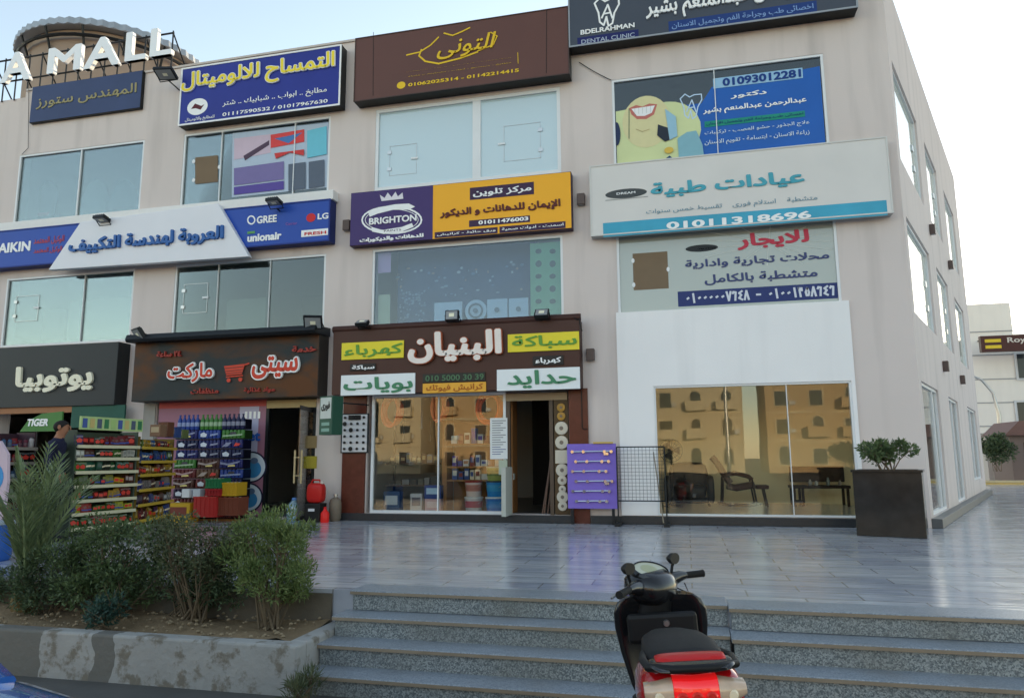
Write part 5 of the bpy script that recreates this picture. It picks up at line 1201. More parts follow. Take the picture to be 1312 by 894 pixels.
for row, cs in enumerate(grid):
    for col, c in enumerate(cs):
        kind = 'bottles' if row == 0 else 'cans%d' % r.randrange(4)
        o = bpy.data.objects.new('drink_pack', pack_mesh(PC[c], kind)); COL.objects.link(o)
        z = .04 + (len(grid) - 1 - row) * .191 + (.0 if col != 2 else .0)
        o.location = (xs0 + (col + .5) * cw, -.50 + .02 * r.uniform(-1, 1), z); o.rotation_euler = (0, 0, r.uniform(-.05, .05)); o.scale = (cw / .475, 1, 1)
        tag(o, 'shrink-wrapped %s pack of %s in the tall stack against the market front' % (CN[c], kind.rstrip('0123')), 'drink pack', 'stacked drink packs by the market')
m = MB(); m.box(xs0, xe0, -.68, -.33, .002, .038); single('pallet_board', m, WOOD, 'low wooden board under the stack of drink packs', 'board')
def crate(px0, px1, y0, y1, Y, c, label):
    x0, z0 = F(px0, y1, Y); x1, z1 = F(px1, y0, Y); z0 = max(.003, z0); t = thing('plastic_crate', label, 'crate', ((x0 + x1) / 2, Y, z0), 'plastic crates in front of the drink packs')
    cmn = cm(*c, .45); d = .32; th = .012
    m = MB(); m.box(x0, x1, Y, Y + d, z0, z0 + th)
    for a_, b_, e_, f_ in ((x0, x1, Y, Y + th), (x0, x1, Y + d - th, Y + d), (x0, x0 + th, Y + th, Y + d - th), (x1 - th, x1, Y + th, Y + d - th)): m.box(a_, b_, e_, f_, z0 + th, z1)
    part('body', m, cmn, t)
    m = MB(); m.box(x0 - .01, x1 + .01, Y - .012, Y - .0005, z1 - .03, z1); m.box(x0 - .01, x1 + .01, Y - .012, Y - .0005, z0, z0 + .025)
    for i in range(5): x = x0 + (x1 - x0) * (i + .5) / 5; m.box(x - .008, x + .008, Y - .010, Y - .0005, z0 + .025, z1 - .03)
    part('rib', m, cmn, t)
    for i in range(4):
        m = MB(); m.lathe([(.03, 0), (.035, .03), (.02, .05)], (x0 + (x1 - x0) * (i + .5) / 4, Y + .12, z1 - .045), 8); part('bottle_top', m, cm(180, 170, 150, .4), t)
Yc = -1.05
crate(263, 283, 613, 625, Yc, (40, 110, 70), 'green plastic crate on top of the red ones'); crate(263, 283, 626, 635, Yc, (150, 36, 40), 'shallow red crate under the green one')
crate(247, 277, 636, 662, Yc - .02, (176, 50, 48), 'big red crate at the front of the crates'); crate(279, 306, 637, 660, Yc + .05, (120, 66, 50), 'brown crate at the poster end of the crates'); crate(284, 304, 618, 635, Yc + .05, (190, 150, 40), 'yellow crate on top of the brown one')
# small stock in a pile near the big red crate
for px, py, c, lb in ((236, 632, (214, 216, 220), 'white tub on the floor display beside the big red crate'), (250, 632, (190, 196, 206), 'pale tub beside the white one')):
    x, z = F(px, py + 4, Yc); carton(x, Yc + .1, max(.35, z - .02), .16, .14, .16, c, lb)
x0, _ = F(213, 640, Yc); x1, _ = F(245, 640, Yc)
carton((x0 + x1) / 2, Yc + .12, .001, x1 - x0 - .02, .28, .355, (196, 156, 40), 'wide yellow display box beside the big red crate', None, (120, 60, 50))
# floor things by the door
def lathe_thing(name, label, cat, x, y, parts_, z=0.001):
    t = thing(name, label, cat, (x, y, 0)); 
    for nm, prof_, m_ in parts_: mb_ = MB(); mb_.lathe(prof_, (x, y, z), 20); part(nm, mb_, m_, t, smooth=50)
    return t
GB = glass('water_bottle_plastic', (.62, .80, .88), .10, .7, .05, srgb(170, 205, 220), .35)
x, y = G(376, 668); lathe_thing('water_bottle', 'big clear water bottle standing at the market doorway', 'bottle', x, y, [('body', [(.12, 0), (.135, .02), (.13, .10), (.135, .13), (.13, .2), (.135, .24), (.13, .30), (.05, .385), (.04, .40)], GB), ('cap', [(.045, .40), (.045, .445)], cm(90, 130, 190, .4))])
x, y = G(404, 668); t = thing('tool_case', 'black plastic box with a white label under the red jerry can', 'box', (x, y, 0))
m = MB(); m.box(x - .17, x + .16, y - .14, y + .14, .002, .345); part('body', m, BLACK, t, bevel=.02); m = MB(); m.box(x - .08, x + .05, y - .143, y - .1405, .2, .25); part('label', m, cm(210, 210, 214, .5), t)
t = thing('jerry_can', 'red plastic jerry can standing on the black box', 'jerry can', (x, y, .346))
m = MB(); cushion(m, x - .165, x + .165, y - .11, y + .11, .347, .72); part('body', m, cm(186, 36, 32, .35), t, smooth=60)
m = MB(); m.tube([(x - .11, y, .71), (x - .08, y, .775), (x + .06, y, .775), (x + .09, y, .71)], .018, 8); part('handle', m, cm(186, 36, 32, .35), t, smooth=True); m = MB(); m.lathe([(.035, 0), (.035, .05)], (x + .115, y, .705), 12); part('cap', m, cm(200, 190, 180, .4), t)
x, y = G(416, 669); lathe_thing('fuel_bottle', 'small bright red bottle on the floor beside the black box', 'bottle', x, y, [('body', [(.075, 0), (.08, .02), (.08, .17), (.03, .23), (.025, .26)], cm(226, 40, 34, .3)), ('cap', [(.03, .26), (.03, .285)], cm(200, 30, 30, .4))])
x, y = G(429, 667); lathe_thing('gas_cylinder', 'old grey-brown gas cylinder beside the brown marble pillar', 'gas cylinder', x, y, [('body', [(.09, 0), (.10, .03), (.118, .05), (.118, .33), (.10, .40), (.05, .435), (.03, .445)], mat('cylinder_paint', srgb(124, 112, 98), .6, .2, .3, 7)), ('valve', [(.03, .445), (.03, .48), (.05, .481), (.05, .50)], STEEL)])
x, y = G(444, 664); carton(x, y, .001, .12, .12, .2, (150, 116, 76), 'small brown box beside the gas cylinder')
# projecting green sign
t = thing('projecting_sign', 'small dark green box sign with a white panel hung beside the market doorway', 'sign', (-6.8, -.6, 1.65))
q = math.radians(-22); su = V((math.cos(q), math.sin(q), 0)); sn = V((su.y, -su.x, 0)); hx, hz = F(410, 558, -.8); ho = V((hx, -.85, hz + .01))
GRS = mat('dark_green_sign', srgb(34, 76, 62), .4, 0, .1, 2)
m = MB(); m.obox(ho, su, (0, 0, 1), sn, 0, .36, 0, .72, -.26, 0); m2 = part('case', m, GRS, t, bevel=.01)
m = MB(); m.obox(ho, su, (0, 0, 1), sn, .03, .33, .30, .69, .001, .006); part('panel', m, cm(186, 192, 188, .4), t)
part('lettering', text_mb('فورى', ho + su * .06 + V((0, 0, .44)) + sn * .007, su, (0, 0, 1), .24, .18, .004, BLACK, .05), BLACK, t)
part('lettering', text_mb('OPEN', ho + su * .06 + V((0, 0, .06)) + sn * .002, su, (0, 0, 1), .24, .08, .004, WHT, .03), cm(150, 176, 166, .4), t) if False else None
a = MB()
for k in range(2): a.obox(ho, su, (0, 0, 1), sn, .07, .29, .06 + .11 * k, .12 + .11 * k, .001, .004)
part('printed_line', a, cm(120, 156, 144, .4), t)
m = MB(); m.tube([ho + su * .3 - sn * .26 + V((0, 0, .6)), ho + su * .3 - sn * .95 + V((0, 0, .6))], .015, 6); part('bracket', m, DALU, t)
for (px, py, c, lb) in ((398, 566, (150, 128, 90), 'pasted brown notice on the door post'), (398, 592, (176, 160, 60), 'pasted yellow notice strip on the door post under the brown one')):
    x, z = F(px, py, -.035); m = MB(); m.box(x - .12, x + .12, -.012, -.006, z - .12, z + .12); single('paper_notice', m, cm(*c, .7), lb, 'notice')

# ------------------------------------------------------------------ packets on shelf stands
_pm = {}
def packet_mesh(kind, c, va=0):
    if (kind, c, va) in _pm: return _pm[(kind, c, va)]
    c0_ = c; c = tuple(int(v_ * .82) for v_ in c); m = MB(); base = cm(*c, .3); lt = cm(*[min(255, int(v_ * .45 + (130, 90, 60)[va])) for v_ in c], .35); dk = cm(*[int(v_ * .4) for v_ in c], .35); ac = [cm(214, 200, 170, .35), cm(200, 60, 50, .35), cm(60, 80, 150, .35)][va]
    if kind == 'bag':
        rings = []
        for h_, tx, ty in ((0, 1, .12), (.012, 1, .2), (.06, .95, .9), (.11, .95, .85), (.155, .98, .2), (.17, 1, .1)):
            rings.append([(.066 * tx * sx, .028 * ty * sy, h_ + .001) for sx, sy in ((-1, -.6), (-.5, -1), (.5, -1), (1, -.6), (1, .6), (.5, 1), (-.5, 1), (-1, .6))])
        m.loft(rings, base)
        P_ = [[(-.05, .07), (.045, .085), (.045, .115), (-.05, .10)], [(-.03, .05), (.03, .05), (.05, .09), (0, .125), (-.05, .09)], [(-.055, .04), (.055, .04), (.055, .065), (-.055, .065)]][va]
        m.add([(x_, -.0285, z_) for x_, z_ in P_], [tuple(range(len(P_)))], ac)
        P_ = [[(-.02, .03), (.03, .03), (.02, .055)], [(-.055, .13), (.055, .13), (.055, .15), (-.055, .15)], [(-.02, .08), (.035, .09), (.01, .125), (-.035, .11)]][va]
        m.add([(x_, -.0292, z_) for x_, z_ in P_], [tuple(range(len(P_)))], lt if va else dk)
    elif kind == 'box':
        hh_ = (.15, .12, .165)[va]
        m.box(-.05, .05, -.03, .03, .001, hh_, base); m.box(-.04, .03 + .005 * va, -.0315, -.0305, hh_ * .45, hh_ * .85, lt if va != 1 else ac); m.box(-.045, .045, -.0315, -.0305, .015, .04, dk)
    else:
        m.lathe([(.030, 0), (.034, .01), (.034, .12), (.026, .14)], (0, 0, .001), 12, base); m.lathe([(.0345, .03), (.0345, .09)], (0, 0, .001), 12, lt, cap=False); m.lathe([(.02, .14), (.02, .16)], (0, 0, .001), 10, dk)
    _pm[(kind, c0_, va)] = mesh_of('snack_packet', m, None, 30, (0, 0, 0)); return _pm[(kind, c0_, va)]
def shelf_stand(label, p0, p1, depth, hts, top, strip, tones, seed, where, head=None, kinds=('bag', 'bag', 'box'), scale=1.0, side=(70, 80, 70)):
    r = random.Random(seed); p0, p1 = V((*p0, 0)), V((*p1, 0)); u = (p1 - p0).normalized(); wd = (p1 - p0).length; bk = V((-u.y, u.x, 0))
    t = thing('shelf_stand', label, 'shelf stand', tuple((p0 + p1) / 2))
    Z = (0, 0, 1); sm = cm(*side, .5)
    m = MB(); m.obox(p0, u, bk, Z, .02, wd - .02, depth - .03, depth, .03, top - .02); part('back_panel', m, sm, t)
    for a_ in (0, wd - .02): m = MB(); m.obox(p0, u, bk, Z, a_, a_ + .0195, .06, depth, .003, top); part('side_panel', m, sm, t)
    for h_ in hts:
        m = MB(); m.obox(p0, u, bk, Z, .0205, wd - .0205, .02, depth - .031, h_ - .025, h_); part('shelf', m, cm(150, 146, 136, .5), t)
        m = MB(); m.obox(p0, u, bk, Z, .0, wd, .0, .019, h_ - .035, h_ + .012); part('price_strip', m, cm(*strip, .5), t)
    if head:
        m = MB(); m.obox(p0, u, bk, Z, 0, wd, -.02, .02, top + .002, top + .2); hp = part('header_panel', m, cm(*head, .45), t)
        m = MB()
        for i in range(9):
            x = wd * (i + .5) / 9; w_ = wd * .035
            m.obox(p0, u, bk, Z, x - w_, x + w_, -.024, -.0205, top + .03, top + .17, cm(*[(70, 90, 150), (60, 120, 80), (190, 170, 110), (160, 190, 120), (80, 90, 110)][(i * 7) % 5], .5))
        part('header_print', m, None, t)
    for k, h_ in enumerate(hts):
        x = .06; tone = tones[k % len(tones)]; gap = (hts[k + 1] - h_) if k + 1 < len(hts) else top - h_
        while x < wd - .06:
            kind = kinds[r.randrange(len(kinds))]; c = tone[r.randrange(len(tone))] if r.random() < .75 else r.choice(r.choice(tones))
            va = r.randrange(3)
            for rep in range(r.choice((1, 2, 2, 3))):
                if x > wd - .05: break
                o = bpy.data.objects.new('snack_packet', packet_mesh(kind, c, va)); COL.objects.link(o)
                s_ = scale * r.uniform(.72, 1.08); s_ = min(s_, (gap - .05) / .17)
                o.location = p0 + u * x + bk * (.075 + r.uniform(-.01, .02)) + V((0, 0, h_ + .0005)); o.scale = (s_, s_, s_); o.rotation_euler = (r.uniform(-.12, .05), r.uniform(-.1, .1), math.atan2(u.y, u.x) + r.uniform(-.3, .3))
                tag(o, '%s %s' % ({'bag': 'small snack bag', 'box': 'small food box', 'jar': 'small drink can'}[kind], where), 'snack packet', 'snack packets ' + where); x += .098 * s_
            x += .01
    return t
g0, g1 = G(90, 694), G(172, 684)
GT = [[(60, 80, 40), (120, 40, 44), (150, 150, 70)], [(70, 60, 110), (110, 60, 90), (190, 190, 60)], [(130, 50, 44), (110, 44, 40), (190, 150, 60)], [(90, 110, 60), (60, 70, 50), (170, 60, 50), (210, 170, 40)], [(60, 110, 70), (50, 100, 80), (80, 120, 60)], [(40, 50, 40), (70, 90, 40), (200, 200, 190), (90, 50, 40)]]
shelf_stand('long snack shelf stand with white price strips and a pale green picture header', g0, g1, .42, [.18, .39, .58, .79, 1.0, 1.2, 1.385], 1.62, (196, 190, 160), GT, 3, 'on the long snack stand', (168, 190, 130))
g2, g3 = G(176, 683.5), G(221, 672.5)
GT2 = [[(120, 60, 60), (190, 150, 40), (90, 60, 100)], [(70, 60, 90), (150, 150, 150), (100, 60, 50)], [(90, 60, 60), (80, 90, 150), (150, 140, 140)], [(190, 150, 40), (170, 130, 60), (120, 70, 50)], [(70, 110, 170), (60, 90, 150), (90, 120, 60)]]
shelf_stand('short snack shelf stand with yellow price strips between the long one and the drink packs', g2, g3, .42, [.2, .45, .69, .93, 1.15, 1.38], 1.55, (190, 160, 60), GT2, 5, 'on the short yellow snack stand', None, side=(110, 90, 40))
uu = (V((*g3, 0)) - V((*g2, 0))).normalized()
for i, (f_, c, h_) in enumerate(((.14, (120, 90, 70), .2), (.36, (96, 60, 44), .26), (.60, (50, 70, 120), .19), (.85, (90, 100, 60), .16))):
    q = V((*g2, 0)).lerp(V((*g3, 0)), f_) + V((0, .2, 0)); carton(q.x, q.y, 1.56, .2, .16, h_, c, 'carton on top of the short snack stand, %s' % ['brown', 'tall dark brown', 'blue', 'olive'][i], None, (170, 150, 120))
# black-fascia shop: green canopy panel, goods and freezer at the edge of the view
t = thing('shop_canopy', 'dark green panel hanging under the black fascia with a brown lit strip', 'canopy', (-13, -.2, 2.2))
x0, z0 = F(90, 548, -.3); x1, z1 = F(160, 524, -.3); m = MB(); m.box(x0, x1, -.3, -.26, z0, 2.33); part('panel', m, mat('canopy_green', srgb(26, 78, 66), .5, 0, .1, 2), t)
m = MB(); m.box(-16.5, x0 - .003, -.3, -.24, 2.2, 2.33); part('wood_strip', m, mat('canopy_wood', srgb(150, 104, 72), .6, 0, .15, 3), t)
t = thing('header_board', 'green rounded snack brand board over the shelves behind the person', 'sign', (-11, -2.2, 1.6))
bx0, bz0 = F(27, 553, -2.6); bx1, bz1 = F(82, 527, -2.6); m = MB(); m.prism([(bx0, bz0), (bx1, bz0), (bx1, bz1), (bx0 + .45, bz1 - .03), (bx0 + .15, bz1 - .16)], .03, (0, -2.6, 0), (1, 0, 0), (0, 0, 1)); part('panel', m, mat('board_green', srgb(70, 120, 60), .45, 0, .15, 2), t)
lettering(t, 'TIGER', (35, 546), (62, 536), -2.634, WHT, .006, .04, .2)
for x in (bx0 + .3, bx1 - .15): m = MB(); m.tube([(x, -2.55, .0), (x, -2.55, bz0 + .1)], .015, 6); part('post', m, DALU, t)
GT3 = [[(150, 40, 44), (120, 40, 60), (200, 190, 190)], [(110, 40, 50), (190, 60, 50), (60, 90, 60)], [(150, 180, 120), (190, 190, 190), (110, 50, 50)], [(80, 130, 170), (190, 200, 210), (70, 100, 140)], [(30, 30, 36), (110, 100, 110), (60, 50, 60)]]
shelf_stand('crowded goods stand at the edge of the view behind the palm', G(-62, 702), G(38, 690), .42, [.2, .42, .66, .9, 1.14, 1.36], 1.6, (150, 140, 130), GT3, 6, 'on the crowded stand by the palm', None, ('bag', 'box', 'jar'), 1.1, (60, 40, 50))
x, y = G(10, 719); lathe_thing('plastic_barrel', 'blue plastic barrel at the edge of the plaza behind the palm', 'barrel', x - .28, y, [('body', [(.20, 0), (.22, .03), (.225, .2), (.22, .28), (.23, .42)], cm(46, 92, 170, .4)), ('lid', [(.24, .42), (.24, .455), (.05, .47)], cm(150, 160, 170, .4))])
x -= .80
t = thing('pavement_sign', 'pale blue rounded ice cream sign board standing at the edge of the view', 'sign', (x - .2, y + .5, 0))
m = MB(); pts = [(-.3, .3), (.3, .3), (.33, .9), (.28, 1.25), (.1, 1.42), (-.1, 1.42), (-.28, 1.25), (-.33, .9)]; m.prism([(x - .1 + a_ * .8, b_) for a_, b_ in pts], .04, (0, y + .5, 0), (1, 0, 0), (0, 0, 1)); part('panel', m, cm(196, 176, 190, .5), t)
m = MB(); m.prism([(x - .1 + .2 * math.cos(q_), .95 + .2 * math.sin(q_)) for q_ in [2 * PI * j / 20 for j in range(20)]], .004, (0, y + .459, 0), (1, 0, 0), (0, 0, 1)); part('print', m, cm(60, 140, 200, .5), t)
m = MB(); m.box(x - .3, x + .1, y + .35, y + .65, .002, .06); m.box(x - .13, x - .07, y + .47, y + .49, .06, .3); part('base', m, DALU, t)

# ------------------------------------------------------------------ person looking at the shelves
def person(x, y, yaw, label):
    t = thing('person', label, 'person', (x, y, 0))
    J = {'pel': (0, 0, .94, .150, .115), 'wst': (0, .01, 1.08, .150, .105), 'chs': (0, .0, 1.30, .185, .118), 'nkb': (0, .01, 1.46, .075, .07), 'nk': (0, .03, 1.52, .058, .056), 'hd0': (0, .05, 1.575, .068, .08), 'hd1': (0, .055, 1.65, .078, .098), 'hd2': (0, .05, 1.71, .062, .08)}
    ch = [('pel', 'wst'), ('wst', 'chs'), ('chs', 'nkb'), ('nkb', 'nk'), ('nk', 'hd0'), ('hd0', 'hd1'), ('hd1', 'hd2')]
    for s_, n in ((-1, 'l'), (1, 'r')):
        J.update({'sh' + n: (s_ * .19, .0, 1.42, .072, .07), 'el' + n: (s_ * .25, -.03, 1.14, .048, .048), 'wr' + n: (s_ * .22, .12 if s_ > 0 else .06, .92 if s_ < 0 else .98, .034, .03), 'hp' + n: (s_ * .095, 0, .86, .098, .10), 'kn' + n: (s_ * .105, .02, .50, .062, .066), 'an' + n: (s_ * .11, -.02, .09, .042, .045), 'ft' + n: (s_ * .125, .13, .035, .042, .032)})
        ch += [('chs', 'sh' + n), ('sh' + n, 'el' + n), ('el' + n, 'wr' + n), ('pel', 'hp' + n), ('hp' + n, 'kn' + n), ('kn' + n, 'an' + n), ('an' + n, 'ft' + n)]
        wr = V(J['wr' + n][:3])
        J['pm' + n] = (*(wr + V((0, .03, -.06))), .036, .020); ch.append(('wr' + n, 'pm' + n))
        for k, (dx, l_) in enumerate(((-.028, .07), (-.009, .082), (.010, .078), (.028, .062))):
            b_ = wr + V((dx * .6, .035, -.09)); J['f%d%s' % (k, n)] = (*(b_ + V((dx * .5, .012, -.02))), .010, .010); J['g%d%s' % (k, n)] = (*(b_ + V((dx * .7, .03, -.02 - l_ * .7))), .008, .008)
            ch += [('pm' + n, 'f%d%s' % (k, n)), ('f%d%s' % (k, n), 'g%d%s' % (k, n))]
        J['th' + n] = (*(wr + V((-s_ * .04, .055, -.07))), .010, .010); ch.append(('pm' + n, 'th' + n))
    names = list(J); me = bpy.data.meshes.new('person_body'); me.from_pydata([J[k][:3] for k in names], [(names.index(a_), names.index(b_)) for a_, b_ in ch], [])
    o = bpy.data.objects.new('body', me); COL.objects.link(o); sk = o.modifiers.new('skin', 'SKIN'); sk.use_smooth_shade = True
    for i, k in enumerate(names): d = me.skin_vertices[0].data[i]; d.radius = J[k][3:5]; d.use_root = (k == 'pel')
    ss = o.modifiers.new('sub', 'SUBSURF'); ss.levels = ss.render_levels = 2
    bpy.context.view_layer.update()
    nm = bpy.data.meshes.new_from_object(o.evaluated_get(bpy.context.evaluated_depsgraph_get())); o.modifiers.clear(); o.data = nm; bpy.data.meshes.remove(me)
    SKIN = mat('skin', srgb(150, 104, 80), .5, 0, .06, 8); SHIRT = mat('navy_shirt', srgb(34, 36, 60), .85, 0, .25, 7, .9); TR = mat('dark_trousers', srgb(36, 38, 46), .85, 0, .2, 12, .3); SHOE = BLACK
    nm.materials.clear()
    for m_ in (SKIN, SHIRT, TR, SHOE): nm.materials.append(m_)
    for p_ in nm.polygons:
        c = p_.center; p_.use_smooth = True
        if c.z > 1.485: i = 0
        elif c.z < .07: i = 3
        elif abs(c.x) > .203 and c.z < 1.0 and c.z > .7: i = 0
        elif c.z < .93: i = 2
        else: i = 1
        p_.material_index = i
    o.parent = t
    hm = MB(); rings = []
    for k in range(9):
        f_ = k / 8; ring_ = []
        for jj in range(24):
            q_ = 2 * PI * jj / 24; low = .62 - .28 * math.sin(q_); th = PI * max(.01, f_) * low
            ring_.append((.087 * math.sin(th) * math.cos(q_), .038 + .108 * math.sin(th) * math.sin(q_), 1.655 + .092 * math.cos(th)))
        rings.append(ring_)
    hm.loft(rings); ho_ = part('hair', hm, mat('dark_hair', (.012, .010, .009), .7, 0, .2, 30), None, smooth=True); ho_.parent = t
    fm_ = MB()
    for s_ in (-1, 1):
        fm_.lathe([(.006, -.004), (.012, .0), (.006, .004)], (s_ * .032, .148, 1.655), 8, axis='y')
    fm_.loft([[(sx * w_, yy, zz) for sx in (-1, 1)] + [(0, yy + .012, zz)] for zz, yy, w_ in ((1.66, .145, .008), (1.615, .155, .016), (1.605, .148, .012))])
    e_ = part('face_feature', fm_, SKIN, None, smooth=True); e_.parent = t
    em = MB()
    for s_ in (-1, 1): em.loft([[(s_ * .082 + s_ * .010 * k, .035 + .022 * math.cos(q_), 1.645 + .034 * math.sin(q_)) for q_ in [2 * PI * j / 10 for j in range(10)]] for k in (0, 1)])
    ee = part('ear', em, SKIN, None, smooth=True); ee.parent = t
    t.rotation_euler = (0, 0, yaw); t.location = (x, y, 0.002)
    return t
px_, py_ = G(62, 696)
person(px_, py_, math.radians(-62), 'person in a dark navy shirt looking at the snack shelves behind the palm')

# ------------------------------------------------------------------ scooter
def ring(y, cz, hw, hh, n=22, e=.6, cx=0, tilt=0):
    out = []
    for j in range(n):
        q = 2 * PI * j / n; c, s_ = math.cos(q), math.sin(q)
        xx = hw * (1 if c >= 0 else -1) * abs(c) ** e; zz = hh * (1 if s_ >= 0 else -1) * abs(s_) ** e
        out.append((cx + xx, y + zz * tilt, cz + zz))
    return out
def scooter():
    t = thing('scooter', 'black and red motor scooter parked at the foot of the steps', 'scooter', (0, 0, 0))
    BLK = mat('scooter_black', (.010, .010, .012), .22, 0, .1, 3, spec=.5, coat=.3); MATB = mat('scooter_matt', (.010, .010, .011), .5, 0, .15, 20); REDP = mat('scooter_red', srgb(168, 18, 24), .16, 0, .05, 3, coat=.8)
    RL = mat('red_lens', srgb(210, 14, 22), .08, 0, .05, 4, coat=1)
    bl_ = RL.node_tree.nodes['Principled BSDF']; bl_.inputs['Emission Color'].default_value = (1, .02, .02, 1); bl_.inputs['Emission Strength'].default_value = .12      # the rear lamp is lit
    AL = mat('clear_lens', srgb(204, 176, 150), .10, 0, .30, 22, coat=1)
    for y, nm in ((0, 'rear_wheel'), (1.27, 'front_wheel')):
        m = MB(); m.lathe([(.15, -.05), (.22, -.055), (.245, -.03), (.25, 0), (.245, .03), (.22, .055), (.15, .05)], (0, y, .25), 30, axis='x', cap=False); w_ = part('wheel', m, RUBBER, t, smooth=50)
        m = MB(); m.lathe([(.15, -.045), (.14, -.03), (.05, -.02), (.045, -.05), (.045, .05), (.05, .02), (.14, .03), (.15, .045)], (0, y, .25), 24, axis='x'); part('rim', m, STEEL, w_, smooth=40)
    m = MB(); m.loft([ring(-.30, .70, .13, .07), ring(-.26, .70, .175, .105), ring(-.10, .67, .195, .135), ring(.15, .62, .195, .15), ring(.42, .58, .17, .14), ring(.58, .52, .12, .10)]); part('rear_body', m, REDP, t, smooth=60)
    m = MB(); m.loft([ring(-.02, .36, .11, .14), ring(.25, .33, .12, .12), ring(.5, .3, .12, .06)]); part('engine_cover', m, MATB, t, smooth=60)
    m = MB(); m.tube([(.15, .1, .3), (.16, -.15, .34), (.165, -.42, .38)], [.05, .06, .05], 14); part('exhaust', m, STEEL, t, smooth=True)
    m = MB(); m.loft([ring(-.12, .78, .13, .030), ring(-.06, .785, .15, .045), ring(.15, .775, .155, .05), ring(.38, .745, .14, .055), ring(.60, .71, .10, .05), ring(.66, .69, .05, .02)]); part('seat', m, mat('seat_vinyl', (.014, .014, .015), .55, 0, .1, 30, .3), t, smooth=60)
    m = MB(); m.loft([ring(-.28, .838, .10, .008), ring(-.265, .84, .125, .014), ring(-.215, .842, .128, .014), ring(-.20, .838, .12, .010)]); part('tail_cowl', m, mat('cowl_red', srgb(190, 34, 34), .3, 0, .06, 5), t, smooth=60)
    m = MB(); m.tube([(-.15, .10, .775), (-.165, -.12, .81), (-.155, -.28, .825), (-.07, -.34, .83), (.07, -.34, .83), (.155, -.28, .825), (.165, -.12, .81), (.15, .10, .775)], .015, 10); part('grab_rail', m, MATB, t, smooth=True)
    m = MB(); m.loft([ring(-.345, .825, .12, .006), ring(-.30, .83, .15, .012), ring(-.22, .83, .15, .012)]); part('rail_plate', m, BLK, t, smooth=60)
    # tail lamp cluster, wrapped round the back
    def lens(x0, x1, z0, z1, m_, nm, bow=.07):
        rings = []
        for k in range(9):
            f_ = k / 8; x = x0 + (x1 - x0) * f_; yb = -.335 + bow * (x / .21) ** 2; tz = 1 - .72 * max(0, (abs(x) - .085) / .12)
            zc = (z0 + z1) / 2 + .01 * abs(x) * 4; hh = (z1 - z0) / 2 * tz
            rings.append([(x, yb - .022 * math.cos(q_ * PI / 6), zc + hh * math.sin(q_ * PI / 6)) for q_ in range(-3, 4)] + [(x, yb + .05, zc + hh), (x, yb + .05, zc - hh)])
        m = MB(); m.loft(rings); return part(nm, m, m_, t, smooth=40)
    lens(-.0775, .0775, .68, .795, RL, 'tail_light'); lens(-.178, -.079, .69, .785, AL, 'turn_signal', .06); lens(.079, .178, .69, .785, AL, 'turn_signal', .06)
    m = MB()
    for x in (-.05, .0, .05): m.lathe([(.022, .0), (.016, -.008)], (x, -.358, .737), 12, axis='y')
    part('reflector', m, mat('lens_reflector', srgb(240, 60, 50), .05, .3), t, smooth=True)
    for x in (-.125, .125): m = MB(); m.lathe([(.02, 0), (.014, -.01)], (x, -.33, .735), 12, axis='y'); part('bulb', m, cm(240, 220, 190, .15), t, smooth=True)
    m = MB(); m.obox((0, -.34, .45), (1, 0, 0), (0, .25, 1), (0, -1, .25), -.10, .10, -.08, .1, 0, .004); part('number_plate', m, cm(190, 196, 200, .5), t)
    m = MB(); m.loft([ring(-.30, .52, .09, .10), ring(-.22, .45, .10, .14), ring(-.10, .42, .09, .08)]); part('mudguard', m, MATB, t, smooth=60)
    m = MB(); m.loft([ring(.52, .33, .15, .05), ring(.7, .31, .19, .04), ring(.95, .33, .19, .05)]); part('footboard', m, MATB, t, smooth=60)
    # leg shield
    m = MB(); R_ = []
    for z, hw, y0, th in ((.30, .13, .98, .05), (.42, .17, .985, .05), (.60, .205, 1.0, .055), (.75, .225, 1.0, .06), (.84, .225, .99, .065), (.90, .205, .985, .07), (.93, .17, .98, .06)):
        R_.append([(hw * (1 if c >= 0 else -1) * abs(c) ** .45, y0 + th * s_ + .10 * (1 - (abs(c) ** .9)) - .02, z) for c, s_ in [(math.cos(2 * PI * j / 24), math.sin(2 * PI * j / 24)) for j in range(24)]])
    m.v = [(p_[0], p_[1], .30 + (p_[2] - .30) * .86) for p_ in []] or m.v; m.loft([[(p_[0] * 1.08, p_[1], .30 + (p_[2] - .30) * .86) for p_ in q_] for q_ in R_]); part('leg_shield', m, BLK, t, smooth=50)
    m = MB(); m.box(-.18, .18, .875, .92, .62, .77); part('glovebox', m, MATB, t, bevel=.03)
    m = MB(); m.lathe([(.018, 0), (.015, -.012)], (.02, .875, .72), 12, axis='y'); part('ignition_lock', m, STEEL, t)
    m = MB(); m.tube([(-.02, .90, .66), (-.02, .86, .65), (-.02, .86, .63)], .007, 6); part('bag_hook', m, STEEL, t)
    m = MB(); m.loft([ring(1.02, .58, .12, .26), ring(1.10, .60, .13, .26), ring(1.2, .60, .08, .20)]); part('front_apron', m, REDP, t, smooth=60)
    m = MB(); m.loft([ring(1.05, .46, .06, .03), ring(1.2, .53, .075, .04), ring(1.4, .48, .06, .03), ring(1.52, .36, .03, .03)]); part('front_mudguard', m, REDP, t, smooth=60)
    for s_ in (-.07, .07): m = MB(); m.tube([(s_, 1.27, .25), (s_ * .8, 1.13, .6)], .02, 8); part('fork', m, STEEL, t)
    # handlebar, turned towards the kerb
    Mh = Matrix.Translation((0, 1.0, -.13)) @ Matrix.Rotation(math.radians(46), 4, 'Z')
    def hp(nm, m, mt, sm=True, par=None): return part(nm, m.xf(Mh), mt, par or t, smooth=sm)
    m = MB(); m.tube([(0, .05, .86), (0, .01, .98)], [.10, .085], 16); hp('steering_neck', m, MATB)
